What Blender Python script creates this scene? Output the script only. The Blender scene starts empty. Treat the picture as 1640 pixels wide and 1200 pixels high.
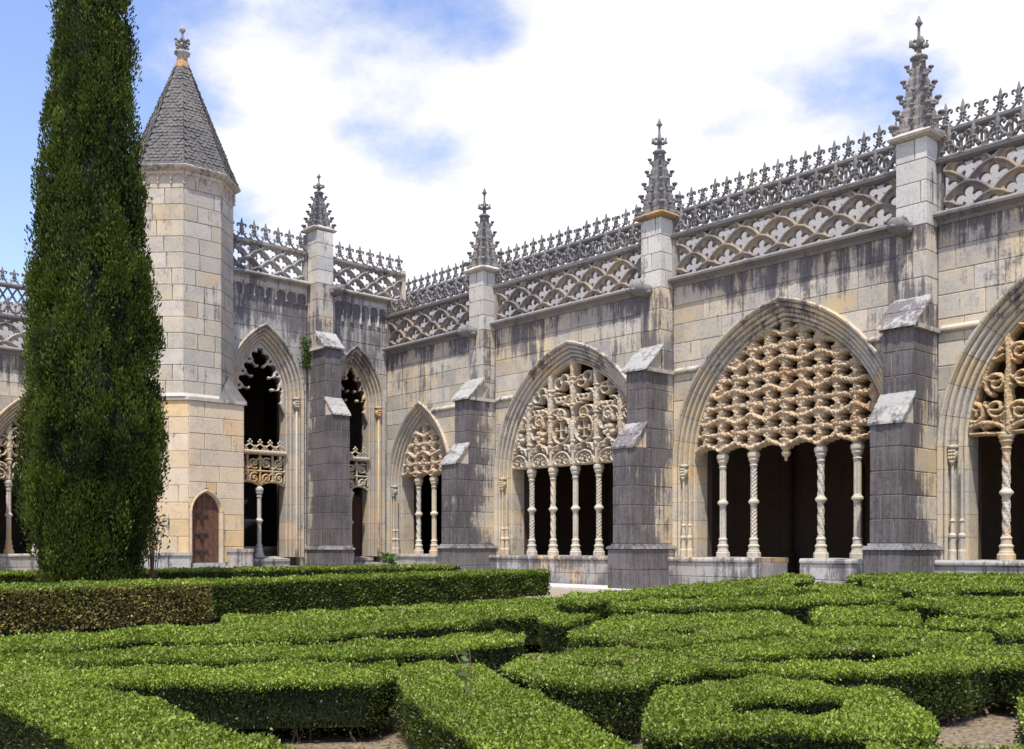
import bpy, bmesh, math, random
import numpy as np
from mathutils import Vector, Matrix
from mathutils.geometry import tessellate_polygon
random.seed(7); RNG = np.random.default_rng(7)
C = bpy.context.scene.collection
PI = math.pi
# ------------------------------------------------------------------ camera, sky, sun, exposure
# world frame = building frame: +x along the right wing towards the camera's right, +y into the wing
EYE = 1.15
cam = bpy.data.cameras.new('camera'); co = bpy.data.objects.new('camera', cam); C.objects.link(co)
cam.sensor_width = 36; cam.lens = 1629 / 1640 * 36; cam.clip_end = 5000; cam.clip_start = .05
cam.shift_y = (873 - 600) / 1640
co.location = (0, 0, EYE); co.rotation_euler = (PI / 2, 0, math.radians(90 - 42.45))
bpy.context.scene.camera = co
sc = bpy.context.scene
sc.view_settings.view_transform = 'Standard'; sc.view_settings.look = 'None'
sc.view_settings.gamma = 1; sc.view_settings.use_curve_mapping = False
sc.view_settings.exposure = 0.68
SUN_EL = math.radians(66); sd = Vector((.66, -.75, 0)).normalized()
sundir = Vector((sd.x * math.cos(SUN_EL), sd.y * math.cos(SUN_EL), math.sin(SUN_EL)))
sl = bpy.data.lights.new('sun', 'SUN'); sl.energy = 3.7; sl.angle = math.radians(.6); sl.color = (1, .93, .82)
so = bpy.data.objects.new('sun', sl); C.objects.link(so); so.rotation_euler = sundir.to_track_quat('Z', 'Y').to_euler()
so.location = (0, 0, 40)
W = bpy.data.worlds.new('World'); sc.world = W; W.use_nodes = True
nt = W.node_tree; nt.nodes.clear()

class NT:
    def __init__(s, nt): s.nt = nt
    def n(s, t, **k):
        o = s.nt.nodes.new(t)
        for a, b in k.items(): setattr(o, a, b)
        return o
    def l(s, a, b): s.nt.links.new(a, b)
    def val(s, sock, v):
        if hasattr(v, 'links') or isinstance(v, bpy.types.NodeSocket): s.l(v, sock)
        else: sock.default_value = v
    def math(s, op, a, b=0., c=None, clamp=False):
        o = s.n('ShaderNodeMath', operation=op); o.use_clamp = clamp
        s.val(o.inputs[0], a); s.val(o.inputs[1], b)
        if c is not None: s.val(o.inputs[2], c)
        return o.outputs[0]
    def mix(s, f, a, b, blend='MIX'):
        o = s.n('ShaderNodeMix', data_type='RGBA', blend_type=blend)
        s.val(o.inputs['Factor'], f)
        for k, v in ((6, a), (7, b)):
            if isinstance(v, tuple): v = tuple(v) + ((1,) if len(v) == 3 else ())
            s.val(o.inputs[k], v)
        return o.outputs[2]
    def ramp(s, v, lo, hi, a=0., b=1.):
        o = s.n('ShaderNodeMapRange'); o.interpolation_type = 'SMOOTHSTEP'
        s.val(o.inputs[0], v); s.val(o.inputs[1], lo); s.val(o.inputs[2], hi)
        s.val(o.inputs[3], a); s.val(o.inputs[4], b)
        return o.outputs[0]
    def noise(s, vec, scale, detail=4, rough=.55, sc3=None):
        if sc3:
            m = s.n('ShaderNodeMapping'); s.l(vec, m.inputs[0]); m.inputs['Scale'].default_value = sc3; vec = m.outputs[0]
        o = s.n('ShaderNodeTexNoise'); s.l(vec, o.inputs['Vector'])
        o.inputs['Scale'].default_value = scale; o.inputs['Detail'].default_value = detail; o.inputs['Roughness'].default_value = rough
        return o.outputs['Fac']

g = NT(nt)
sky = g.n('ShaderNodeTexSky', sky_type='NISHITA'); sky.sun_disc = False
sky.sun_elevation = SUN_EL; sky.sun_rotation = math.atan2(sd.x, sd.y)
sky.air_density = 1.0; sky.dust_density = .6; sky.ozone_density = 2.5
tc = g.n('ShaderNodeTexCoord'); sp = g.n('ShaderNodeSeparateXYZ'); g.l(tc.outputs['Generated'], sp.inputs[0])
zz = g.math('MAXIMUM', sp.outputs[2], .0)
den = g.math('ADD', zz, .28)
cx = g.math('DIVIDE', sp.outputs[0], den); cy = g.math('DIVIDE', sp.outputs[1], den)
cb = g.n('ShaderNodeCombineXYZ'); g.l(cx, cb.inputs[0]); g.l(cy, cb.inputs[1]); cb.inputs[2].default_value = 3.7
n1 = g.noise(cb.outputs[0], 3.1, 10, .58); n2 = g.noise(cb.outputs[0], 1.0, 3, .5)
dens = g.math('ADD', g.math('MULTIPLY', n1, .75), g.math('MULTIPLY', n2, .55))
# a great cloud bank stands over the right wing, blue sky over the far wing
def blob(d, c0, c1, w):
    v = Vector(d).normalized()
    dp = g.n('ShaderNodeVectorMath', operation='DOT_PRODUCT'); g.l(tc.outputs['Generated'], dp.inputs[0]); dp.inputs[1].default_value = v
    return g.math('MULTIPLY', g.ramp(dp.outputs['Value'], math.cos(math.radians(c0)), math.cos(math.radians(c1))), w)
def camdir(px, py):
    X, Z = (px - 820) / 1629, (873 - py) / 1629
    s_, c_ = math.sin(math.radians(42.45)), math.cos(math.radians(42.45))
    return (s_ * X - c_, c_ * X + s_, Z)
dens = g.math('ADD', dens, blob(camdir(1350, 150), 34, 8, .155))
dens = g.math('ADD', dens, blob(camdir(640, 330), 16, 3, .16))
dens = g.math('ADD', dens, blob(camdir(400, 130), 8, 1, .13))
dens = g.math('SUBTRACT', dens, blob(camdir(120, 120), 16, 4, .16))
dens = g.math('SUBTRACT', dens, blob(camdir(680, 60), 9, 1, .22)); dens = g.math('SUBTRACT', dens, blob(camdir(1290, 170), 9, 1, .115))
cl = g.ramp(dens, .605, .775)
shade = g.ramp(dens, .66, .98)
ccol = g.mix(shade, (5.4, 5.6, 6.15), (8.6, 8.5, 8.4))
skyc = g.mix(1.0, sky.outputs[0], (1.8, 1.62, 1.75), 'MULTIPLY')
full = g.mix(cl, skyc, ccol)
bg = g.n('ShaderNodeBackground'); g.l(full, bg.inputs[0]); bg.inputs[1].default_value = .10
wo = g.n('ShaderNodeOutputWorld'); g.l(bg.outputs[0], wo.inputs[0])

# ------------------------------------------------------------------ materials
def new_mat(name):
    m = bpy.data.materials.new(name); m.use_nodes = True
    t = m.node_tree; t.nodes.clear(); q = NT(t)
    b = q.n('ShaderNodeBsdfPrincipled'); o = q.n('ShaderNodeOutputMaterial'); q.l(b.outputs[0], o.inputs[0])
    b.inputs['Roughness'].default_value = .9; b.inputs['Specular IOR Level'].default_value = .2
    return m, q, b
def stone(name, base=(.57, .475, .34), grey=(.47, .435, .38), warm=(.52, .35, .18), dark=(.062, .059, .064),
          greyness=.5, warmth=.25, lich=.35, top=None, length=2.4, attr=True, bump=.35, tint=.16, warmz=None, foot=0.):
    """weathered limestone: cream body, grey patina, ochre iron stain, black lichen that runs down from 'top'"""
    m, q, b = new_mat(name)
    geo = q.n('ShaderNodeNewGeometry'); P = geo.outputs['Position']
    oi = q.n('ShaderNodeObjectInfo'); rnd = oi.outputs['Random']
    s = q.n('ShaderNodeSeparateXYZ'); q.l(P, s.inputs[0]); z = s.outputs[2]
    big = q.noise(P, .45, 5, .6); mid = q.noise(P, 2.2, 6, .65); fine = q.noise(P, 14, 6, .7)
    streak = q.noise(P, 1., 5, .62, (5.5, 5.5, .42)); pit = q.noise(P, 55, 4, .7)
    gf = q.ramp(q.math('ADD', q.math('MULTIPLY', big, .7), q.math('MULTIPLY', mid, .5)), .8 - .55 * greyness, 1.0 - .55 * greyness)
    col = q.mix(gf, base, grey)
    wn = q.math('ADD', q.noise(P, .9, 4, .6), q.math('MULTIPLY', q.math('SUBTRACT', rnd, .5), .45))
    wf = q.math('MULTIPLY', q.ramp(wn, .78 - .5 * warmth, 1.02 - .5 * warmth), .8)
    if warmz:
        wf = q.math('MULTIPLY', wf, q.ramp(z, warmz[0], warmz[1], 1., .12))
    col = q.mix(wf, col, warm)
    # grime: fine mottle
    col = q.mix(q.ramp(q.math('ADD', q.math('MULTIPLY', fine, .6), q.math('MULTIPLY', mid, .4)), .46, .66, 0., .5), col, tuple(c * .45 for c in grey))
    col = q.mix(q.ramp(pit, .55, .8, 0., .35), col, (.6, .58, .52))
    v = q.math('ADD', 1 - tint, q.math('MULTIPLY', rnd, 2 * tint))
    hsv = q.n('ShaderNodeHueSaturation'); q.l(col, hsv.inputs['Color']); q.l(v, hsv.inputs['Value'])
    r2 = q.math('FRACT', q.math('MULTIPLY', rnd, 17.3)); q.l(q.math('ADD', .7, q.math('MULTIPLY', r2, .6)), hsv.inputs['Saturation'])
    col = hsv.outputs[0]
    st2 = q.noise(P, 1., 4, .65, (17, 17, 1.1)); patch = q.noise(P, .75, 5, .65)
    dk = q.math('ADD', q.math('MULTIPLY', streak, .95), q.math('MULTIPLY', fine, .35))
    dk = q.math('ADD', dk, q.math('MULTIPLY', st2, .75)); dk = q.math('ADD', dk, q.math('MULTIPLY', patch, 1.45))
    dk = q.math('ADD', dk, q.math('MULTIPLY', q.math('SUBTRACT', rnd, .5), .12))
    bias = lich - .5 - 1.25
    if top is not None:
        # runs from under the cornice
        t1 = q.math('MULTIPLY', q.math('SUBTRACT', top, z), 1 / length)
        fall = q.math('SUBTRACT', 1., t1, clamp=True); ab = q.math('LESS_THAN', z, top + .3)
        dk = q.math('ADD', dk, q.math('MULTIPLY', q.math('MULTIPLY', q.math('POWER', fall, 1.3), ab), .42))
    if foot:
        dk = q.math('ADD', dk, q.ramp(z, 0., 2.2, foot, 0.))
    if attr:
        at = q.n('ShaderNodeAttribute'); at.attribute_name = 'lichen'
        dk = q.math('ADD', dk, q.math('MULTIPLY', at.outputs['Fac'], .60))
    df = q.ramp(q.math('ADD', dk, bias), .52, .79, 0., .96)
    dcol = q.mix(q.ramp(q.math('ADD', q.math('MULTIPLY', fine, .4), q.math('ADD', q.math('MULTIPLY', patch, .5), q.math('MULTIPLY', st2, .5))), .58, .82), dark, tuple(c * k for c, k in zip(dark, (2.5, 2.4, 2.35))))
    col = q.mix(df, col, dcol)
    q.l(col, b.inputs['Base Color'])
    bp = q.n('ShaderNodeBump'); bp.inputs['Strength'].default_value = bump; bp.inputs['Distance'].default_value = .02
    hh = q.math('ADD', fine, q.math('MULTIPLY', pit, .5)); hh = q.math('ADD', hh, q.math('MULTIPLY', mid, .8))
    q.l(hh, bp.inputs['Height']); q.l(bp.outputs[0], b.inputs['Normal'])
    return m
M = {}
M['wall'] = stone('ashlar_wall', greyness=.6, warmth=.18, lich=.37, top=7.9, length=2.1, warmz=(5.4, 7.0))
M['wallp'] = stone('ashlar_pavilion', greyness=.8, warmth=.10, lich=.46, top=9.7, length=3.5, grey=(.42, .41, .39))
M['butt'] = stone('ashlar_buttress', greyness=.6, warmth=.22, lich=.44)
M['pier'] = stone('ashlar_pale_pier', base=(.56, .53, .47), grey=(.54, .53, .50), greyness=.6, warmth=.1, lich=.40, attr=False)
M['mortar_pale'] = stone('mortar_pale', base=(.46, .40, .31), grey=(.40, .37, .32), greyness=.5, warmth=.1, lich=.3, attr=False)
M['mortar'] = stone('mortar', base=(.30, .26, .20), grey=(.25, .235, .21), greyness=.5, warmth=.1, lich=.35, top=7.9, length=2.3)
M['mould'] = stone('moulded_stone', base=(.53, .45, .33), grey=(.45, .42, .37), greyness=.5, warmth=.3, lich=.30, tint=.1, top=7.3, length=3.)
M['mouldp'] = stone('moulded_stone_pavilion', base=(.47, .40, .31), grey=(.42, .40, .37), greyness=.4, warmth=.32, lich=.34, top=8.6, length=3., tint=.1)
M['hood'] = stone('hood_stone', greyness=.8, warmth=.1, lich=.52, tint=.1)
M['tracery'] = stone('tracery_ochre', base=(.52, .39, .24), grey=(.47, .39, .28), warm=(.50, .29, .13), greyness=.35, warmth=.6, lich=.22, attr=False, tint=0., bump=1.)
M['tracery_pale'] = stone('tracery_pale', base=(.54, .46, .34), grey=(.50, .46, .38), warm=(.52, .35, .18), greyness=.5, warmth=.45, lich=.22, attr=False, tint=0., bump=.8)
M['column'] = stone('column_stone', base=(.55, .49, .39), grey=(.50, .475, .42), greyness=.6, warmth=.3, lich=.26, attr=False, tint=.06)
M['parapet'] = stone('parapet_lichen', base=(.33, .275, .21), grey=(.26, .24, .22), greyness=.6, warmth=.25, lich=.58, attr=False, tint=.1, bump=.6)
M['parapetp'] = stone('parapet_pavilion', base=(.40, .35, .29), grey=(.33, .31, .285), greyness=.7, warmth=.1, lich=.55, attr=False, tint=.1, bump=.6)
M['crest'] = stone('cresting_dark', base=(.22, .20, .18), grey=(.19, .185, .19), dark=(.06, .058, .065), greyness=.7, warmth=.05, lich=.47, attr=False, tint=.2, bump=.7)
M['slope'] = stone('weathering_slab', base=(.33, .32, .30), grey=(.38, .38, .37), greyness=.7, warmth=.02, lich=.53, attr=False, tint=.08, bump=1.)
M['sill'] = stone('sill_stone', base=(.42, .38, .33), grey=(.36, .35, .34), greyness=.7, warmth=.25, lich=.53, attr=False, foot=.1)
M['rear'] = stone('rear_wall_pale', base=(.46, .44, .41), grey=(.42, .415, .41), greyness=.6, warmth=.02, lich=.22, attr=False)
M['tower_low'] = stone('tower_cream', base=(.58, .46, .31), grey=(.54, .47, .36), warm=(.55, .36, .19), greyness=.35, warmth=.34, lich=.26, attr=False, tint=.08, foot=.14)
M['tower_up'] = stone('tower_grey', base=(.53, .45, .34), grey=(.44, .405, .345), warm=(.54, .42, .29), greyness=.65, warmth=.14, lich=.42, attr=False, tint=.09)
M['spire'] = stone('spire_scales', base=(.19, .18, .165), grey=(.15, .145, .145), dark=(.055, .052, .055), greyness=.6, warmth=.05, lich=.56, attr=False, tint=.15, bump=1.)
M['orange'] = stone('orange_lichen', base=(.36, .23, .10), grey=(.30, .25, .19), warm=(.42, .20, .05), greyness=.5, warmth=.55, lich=.42, attr=False)
M['dark'] = stone('gallery_stone_shaded', base=(.085, .062, .046), grey=(.07, .056, .045), warm=(.10, .055, .034), dark=(.03, .024, .02), greyness=.4, warmth=.2, lich=.4, attr=False, tint=.1)  # interior shade put into the colour: limestone darkened for all inside faces
def flat(name, col, rough=.8, var=.25, scale=8., bump=.3, c2=None):
    m, q, b = new_mat(name)
    P = q.n('ShaderNodeNewGeometry').outputs['Position']
    n = q.noise(P, scale, 6, .65)
    q.l(q.mix(q.ramp(n, .3, .7), tuple(c * (1 - var) for c in col), c2 or tuple(min(1, c * (1 + var)) for c in col)), b.inputs['Base Color'])
    b.inputs['Roughness'].default_value = rough
    bp = q.n('ShaderNodeBump'); bp.inputs['Strength'].default_value = bump; bp.inputs['Distance'].default_value = .01
    q.l(q.noise(P, scale * 6, 5, .7), bp.inputs['Height']); q.l(bp.outputs[0], b.inputs['Normal'])
    return m
M['gravel'] = flat('gravel', (.30, .25, .2), .95, .35, 40, .8)
M['soil'] = flat('leaf_litter', (.22, .17, .12), .95, .5, 25, .9)
M['paving'] = flat('paving_slab', (.55, .53, .5), .9, .1, 6, .3)
M['wood'] = flat('door_wood', (.12, .062, .042), .75, .25, 9, .4)
M['iron'] = flat('iron', (.05, .035, .03), .6, .3, 20, .2)
M['twig'] = flat('twig', (.16, .11, .075), .9, .3, 30, .4)
M['rust'] = flat('brown_board', (.05, .027, .02), .8, .3, 6, .3)
def leafmat(name, trans=.25, spec=.35, rough=.45, gain=1.):
    m, q, b = new_mat(name)
    at = q.n('ShaderNodeAttribute'); at.attribute_name = 'tone'
    P = q.n('ShaderNodeNewGeometry').outputs['Position']
    col = q.mix(q.ramp(q.noise(P, 1.1, 4, .6), .35, .68, 0., .5), at.outputs['Color'], (.10, .135, .014))
    col = q.mix(1., col, (gain, gain, gain), 'MULTIPLY')
    q.l(col, b.inputs['Base Color']); b.inputs['Roughness'].default_value = rough; b.inputs['Specular IOR Level'].default_value = spec
    tr = q.n('ShaderNodeBsdfTranslucent'); q.l(q.mix(.5, col, (.16, .22, .03)), tr.inputs[0])
    mx = q.n('ShaderNodeMixShader'); mx.inputs[0].default_value = trans
    o = [n for n in m.node_tree.nodes if n.type == 'OUTPUT_MATERIAL'][0]
    q.l(b.outputs[0], mx.inputs[1]); q.l(tr.outputs[0], mx.inputs[2]); q.l(mx.outputs[0], o.inputs[0])
    return m
M['leaf'] = leafmat('box_leaf'); M['cyp'] = leafmat('cypress_spray', .08, .12, .7)
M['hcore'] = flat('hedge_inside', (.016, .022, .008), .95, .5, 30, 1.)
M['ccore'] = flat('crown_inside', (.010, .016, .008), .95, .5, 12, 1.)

# ------------------------------------------------------------------ mesh helpers
def mesh(name, V, F, mats=None, smooth=False):
    me = bpy.data.meshes.new(name); me.from_pydata([tuple(v) for v in V], [], [tuple(f) for f in F])
    if mats: me.materials.append(M[mats] if isinstance(mats, str) else mats)
    if smooth: me.polygons.foreach_set('use_smooth', [True] * len(me.polygons))
    me.update(); return me
def obj(name, me, parent=None, loc=(0, 0, 0), rz=0, label=None, kind=None):
    o = bpy.data.objects.new(name, me); C.objects.link(o); o.location = loc; o.rotation_euler = (0, 0, rz)
    if parent: o.parent = parent
    if label: o['label'] = label
    if kind: o['kind'] = kind
    return o
def thing(name, label, cat, loc=(0, 0, 0), rz=0, group=None):
    o = obj(name, None, None, loc, rz, label); o['category'] = cat
    if group: o['group'] = group
    o.empty_display_size = .5
    return o
class MB:
    def __init__(s): s.v = []; s.f = []
    def add(s, V, F):
        k = len(s.v); s.v += [tuple(v) for v in V]; s.f += [tuple(i + k for i in f) for f in F]; return s
    def box(s, x0, x1, y0, y1, z0, z1):
        return s.add([(x0, y0, z0), (x1, y0, z0), (x1, y1, z0), (x0, y1, z0), (x0, y0, z1), (x1, y0, z1), (x1, y1, z1), (x0, y1, z1)],
                     [(0, 3, 2, 1), (4, 5, 6, 7), (0, 1, 5, 4), (1, 2, 6, 5), (2, 3, 7, 6), (3, 0, 4, 7)])
    def prism(s, poly, z0, z1, axis='z'):
        n = len(poly)
        V = [(p[0], p[1], z0) for p in poly] + [(p[0], p[1], z1) for p in poly]
        F = [tuple(range(n - 1, -1, -1)), tuple(range(n, 2 * n))] + [(i, (i + 1) % n, (i + 1) % n + n, i + n) for i in range(n)]
        if axis == 'y': V = [(a, c, b) for a, b, c in V]
        return s.add(V, F)
    def lathe(s, prof, n=12, cx=0, cy=0, mod=None, ph=0.):
        V = []; m = len(prof)
        for j, (r, z) in enumerate(prof):
            for i in range(n):
                a = 2 * PI * i / n + ph
                rr = r + (mod(i, j, a, z) if mod else 0)
                V.append((cx + rr * math.cos(a), cy + rr * math.sin(a), z))
        F = [(j * n + i, j * n + (i + 1) % n, (j + 1) * n + (i + 1) % n, (j + 1) * n + i) for j in range(m - 1) for i in range(n)]
        F += [tuple(range(n - 1, -1, -1)), tuple(range((m - 1) * n, m * n))]
        return s.add(V, F)
    def tube(s, pts, r, n=6):
        pts = [Vector(p) for p in pts]; V = []; rs = r if hasattr(r, '__len__') else [r] * len(pts)
        up = Vector((.13, .21, .97))
        for i, p in enumerate(pts):
            d = (pts[min(i + 1, len(pts) - 1)] - pts[max(i - 1, 0)]).normalized()
            a = d.cross(up);
            if a.length < .05: a = d.cross(Vector((1, 0, 0)))
            a.normalize(); b = d.cross(a)
            for k in range(n):
                t = 2 * PI * k / n; V.append(p + (a * math.cos(t) + b * math.sin(t)) * rs[i])
        m = len(pts)
        F = [(j * n + i, j * n + (i + 1) % n, (j + 1) * n + (i + 1) % n, (j + 1) * n + i) for j in range(m - 1) for i in range(n)]
        F += [tuple(range(n - 1, -1, -1)), tuple(range((m - 1) * n, m * n))]
        return s.add(V, F)
    def blob(s, c, r, n=6, m=4):
        rx, ry, rz = r if hasattr(r, '__len__') else (r, r, r)
        V = [(c[0], c[1], c[2] - rz)]
        for j in range(1, m):
            p = -PI / 2 + PI * j / m
            for i in range(n):
                t = 2 * PI * i / n; V.append((c[0] + rx * math.cos(p) * math.cos(t), c[1] + ry * math.cos(p) * math.sin(t), c[2] + rz * math.sin(p)))
        V.append((c[0], c[1], c[2] + rz)); L = len(V) - 1
        F = [(0, 1 + (i + 1) % n, 1 + i) for i in range(n)]
        for j in range(m - 2):
            F += [(1 + j * n + i, 1 + j * n + (i + 1) % n, 1 + (j + 1) * n + (i + 1) % n, 1 + (j + 1) * n + i) for i in range(n)]
        F += [(L, 1 + (m - 2) * n + i, 1 + (m - 2) * n + (i + 1) % n) for i in range(n)]
        return s.add(V, F)
    def mesh(s, name, mat, smooth=False): return mesh(name, s.v, s.f, mat, smooth)
    def obj(s, name, mat, parent=None, smooth=False, **k): return obj(name, s.mesh(name, mat, smooth), parent, **k)

# dressed block from an outline (u,z) in the facade frame: arrised front, face at ly=-proud, back at ly=t
_blk = {}
def block(outline, mat, parent, proud=.0, t=.16, inset=.012, name='stone_block', plane='face'):
    n = len(outline); cu = sum(p[0] for p in outline) / n; cz = sum(p[1] for p in outline) / n
    key = (tuple((round(p[0] - cu, 3), round(p[1] - cz, 3)) for p in outline), mat, t)
    me = _blk.get(key)
    if me is None:
        P = [(p[0] - cu, p[1] - cz) for p in outline]
        I = []
        for i in range(n):
            a, b, c = Vector(P[i - 1]), Vector(P[i]), Vector(P[(i + 1) % n])
            d1 = (b - a); d2 = (c - b)
            if d1.length < 1e-6 or d2.length < 1e-6: I.append(tuple(b)); continue
            d1.normalize(); d2.normalize()
            n1 = Vector((-d1.y, d1.x)); n2 = Vector((-d2.y, d2.x)); m = n1 + n2
            if m.length < .4: m = n1
            m = m / max(m.dot(n1), .5)
            q = b + m * inset; I.append((q.x, q.y))
        V = [(x, t, z) for x, z in P] + [(x, inset, z) for x, z in P] + [(x, 0, z) for x, z in I]
        F = [(i, (i + 1) % n, (i + 1) % n + n, i + n) for i in range(n)]
        F += [(i + n, (i + 1) % n + n, (i + 1) % n + 2 * n, i + 2 * n) for i in range(n)]
        F += [tuple(range(2 * n, 3 * n))]
        me = mesh(name, V, F, mat); _blk[key] = me
    return obj(name, me, parent, (cu, -proud, cz))
WQ = [.62, .75, .86, .98, 1.1, 1.2]
def courses(z0, z1, h=.5):
    n = max(1, round((z1 - z0) / h)); return [(z0 + (z1 - z0) * i / n, z0 + (z1 - z0) * (i + 1) / n) for i in range(n)]
J = .006
def ashlar(parent, u0, u1, z0, z1, mat, cut=None, h=.5, proudness=.007, ly=0., rng=None, name='stone_block'):
    """courses of separate blocks; cut=(uc, halfwidth(z), ztop) leaves an arch free"""
    rng = rng or random
    for a, b in courses(z0, z1, h):
        cuts = [u0]; u = u0 + rng.choice(WQ) * rng.choice((.5, .8, 1))
        while u < u1 - .35: cuts.append(round(u, 3)); u += rng.choice(WQ)
        cuts.append(u1)
        if cut and a < cut[2]:
            cuts = [c for c in cuts if abs(c - cut[0]) > .25 or c in (u0, u1)] + [cut[0]]; cuts.sort()
        for c0, c1 in zip(cuts[:-1], cuts[1:]):
            p = rng.random() * proudness
            x0, x1, y0, y1 = c0 + J, c1 - J, a + J, b - J
            if not cut or y0 > cut[2]:
                block([(x0, y0), (x1, y0), (x1, y1), (x0, y1)], mat, parent, p - ly, name=name); continue
            uc, hw, zt = cut; left = c1 <= uc + 1e-6
            def lim(z): return (uc - hw(z) - J) if left else (uc + hw(z) + J)
            zs = [y0 + (y1 - y0) * i / 6 for i in range(7)]
            if left:
                pts = [(min(x1, lim(z)), z) for z in zs if lim(z) > x0 + .03]
                if len(pts) < 2: continue
                if max(q[0] for q in pts) - x0 < .07: continue
                out = [(x0, pts[0][1])] + pts + [(x0, y1)]
            else:
                pts = [(max(x0, lim(z)), z) for z in zs if lim(z) < x1 - .03]
                if len(pts) < 2: continue
                if x1 - min(q[0] for q in pts) < .07: continue
                out = [(x1, y1)] + pts[::-1] + [(x1, pts[0][1])]
            # drop straight runs
            o2 = []
            for i, q in enumerate(out):
                pq, nq = out[i - 1], out[(i + 1) % len(out)]
                cr = (q[0] - pq[0]) * (nq[1] - q[1]) - (q[1] - pq[1]) * (nq[0] - q[0])
                if abs(cr) > 1e-5: o2.append(q)
            if len(o2) < 3: continue
            ar = sum(o2[i - 1][0] * o2[i][1] - o2[i][0] * o2[i - 1][1] for i in range(len(o2)))
            if abs(ar) < .02: continue
            if ar < 0: o2 = o2[::-1]
            block(o2, mat, parent, p - ly, name=name)
def ring_blocks(parent, path, z0, z1, mat, h=.5, closed=False, t=.2, lich=None, name='stone_block', rng=None, wq=WQ, inset=.012, minw=.3, stuff=None):
    """courses of blocks that turn the corners of a plan path (outside on the right-hand side when walking)"""
    rng = rng or random
    pts = [Vector((p[0], p[1])) for p in path]
    if closed: pts = pts + [pts[0]]
    L = [0.]
    for a, b in zip(pts[:-1], pts[1:]): L.append(L[-1] + (b - a).length)
    T = L[-1]; n = len(pts)
    def nrm(i):
        d = (pts[i + 1] - pts[i]).normalized(); return Vector((d.y, -d.x))
    def at(s, off, side):
        for i in range(n - 1):
            if s < L[i + 1] - 1e-6 or (side < 0 and s <= L[i + 1] + 1e-6) or i == n - 2:
                d = (pts[i + 1] - pts[i]).normalized(); return pts[i] + d * (s - L[i]) + nrm(i) * off
    def corner(i, off):
        j = i - 1 if i > 0 else (n - 2 if closed else 0); k = i if i < n - 1 else (0 if closed else n - 2)
        a, b = nrm(j), nrm(k); m = a + b; m = m / max(m.dot(a), .3); return pts[i] + m * off
    for ci, (a, b) in enumerate(courses(z0, z1, h)):
        s = rng.choice(wq) * (.45 if ci % 2 else .9); cuts = [0.]
        while s < T - minw:
            if all(abs(s - l) > .12 for l in L[1:-1]) or not L[1:-1]: cuts.append(s)
            s += rng.choice(wq)
        cuts.append(T)
        if closed: off0 = 0
        for s0, s1 in zip(cuts[:-1], cuts[1:]):
            q0, q1 = s0 + J, s1 - J; p = rng.random() * .006
            mids = [i for i in range(1, n - 1) if q0 < L[i] < q1]
            outer = [at(q0, p, 1)] + [corner(i, p) for i in mids] + [at(q1, p, -1)]
            oi = [at(q0 + inset, p - inset * 0, 1)] + [corner(i, p) for i in mids] + [at(q1 - inset, p, -1)]
            om = [at(q0, p - inset, 1)] + [corner(i, p - inset) for i in mids] + [at(q1, p - inset, -1)]
            inn = [at(q0, -t, 1)] + [corner(i, -t) for i in mids] + [at(q1, -t, -1)]
            c = sum((v for v in om), Vector((0, 0))) / len(om); cz = (a + b) / 2
            zl, zh = a + J - cz, b - J - cz; m = len(om); V = []; F = []
            rows = [(inn, zl), (om, zl), (oi, zl + inset), (oi, zh - inset), (om, zh), (inn, zh)]
            for r, zz_ in rows: V += [(v.x - c.x, v.y - c.y, zz_) for v in r]
            for r in range(5):
                F += [(r * m + i, r * m + i + 1, (r + 1) * m + i + 1, (r + 1) * m + i) for i in range(m - 1)]
            F += [tuple(r * m for r in range(5, -1, -1)), tuple(r * m + m - 1 for r in range(6))]
            me = mesh(name, V, F, mat)
            if lich:
                at_ = me.attributes.new('lichen', 'FLOAT', 'POINT')
                at_.data.foreach_set('value', [lich(v[0] + c.x, v[1] + c.y, v[2] + cz) for v in V])
            if stuff is not None:
                stuff.append((V, F, (c.x, c.y, cz))); bpy.data.meshes.remove(me)
            else: obj(name, me, parent, (c.x, c.y, cz))

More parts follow.
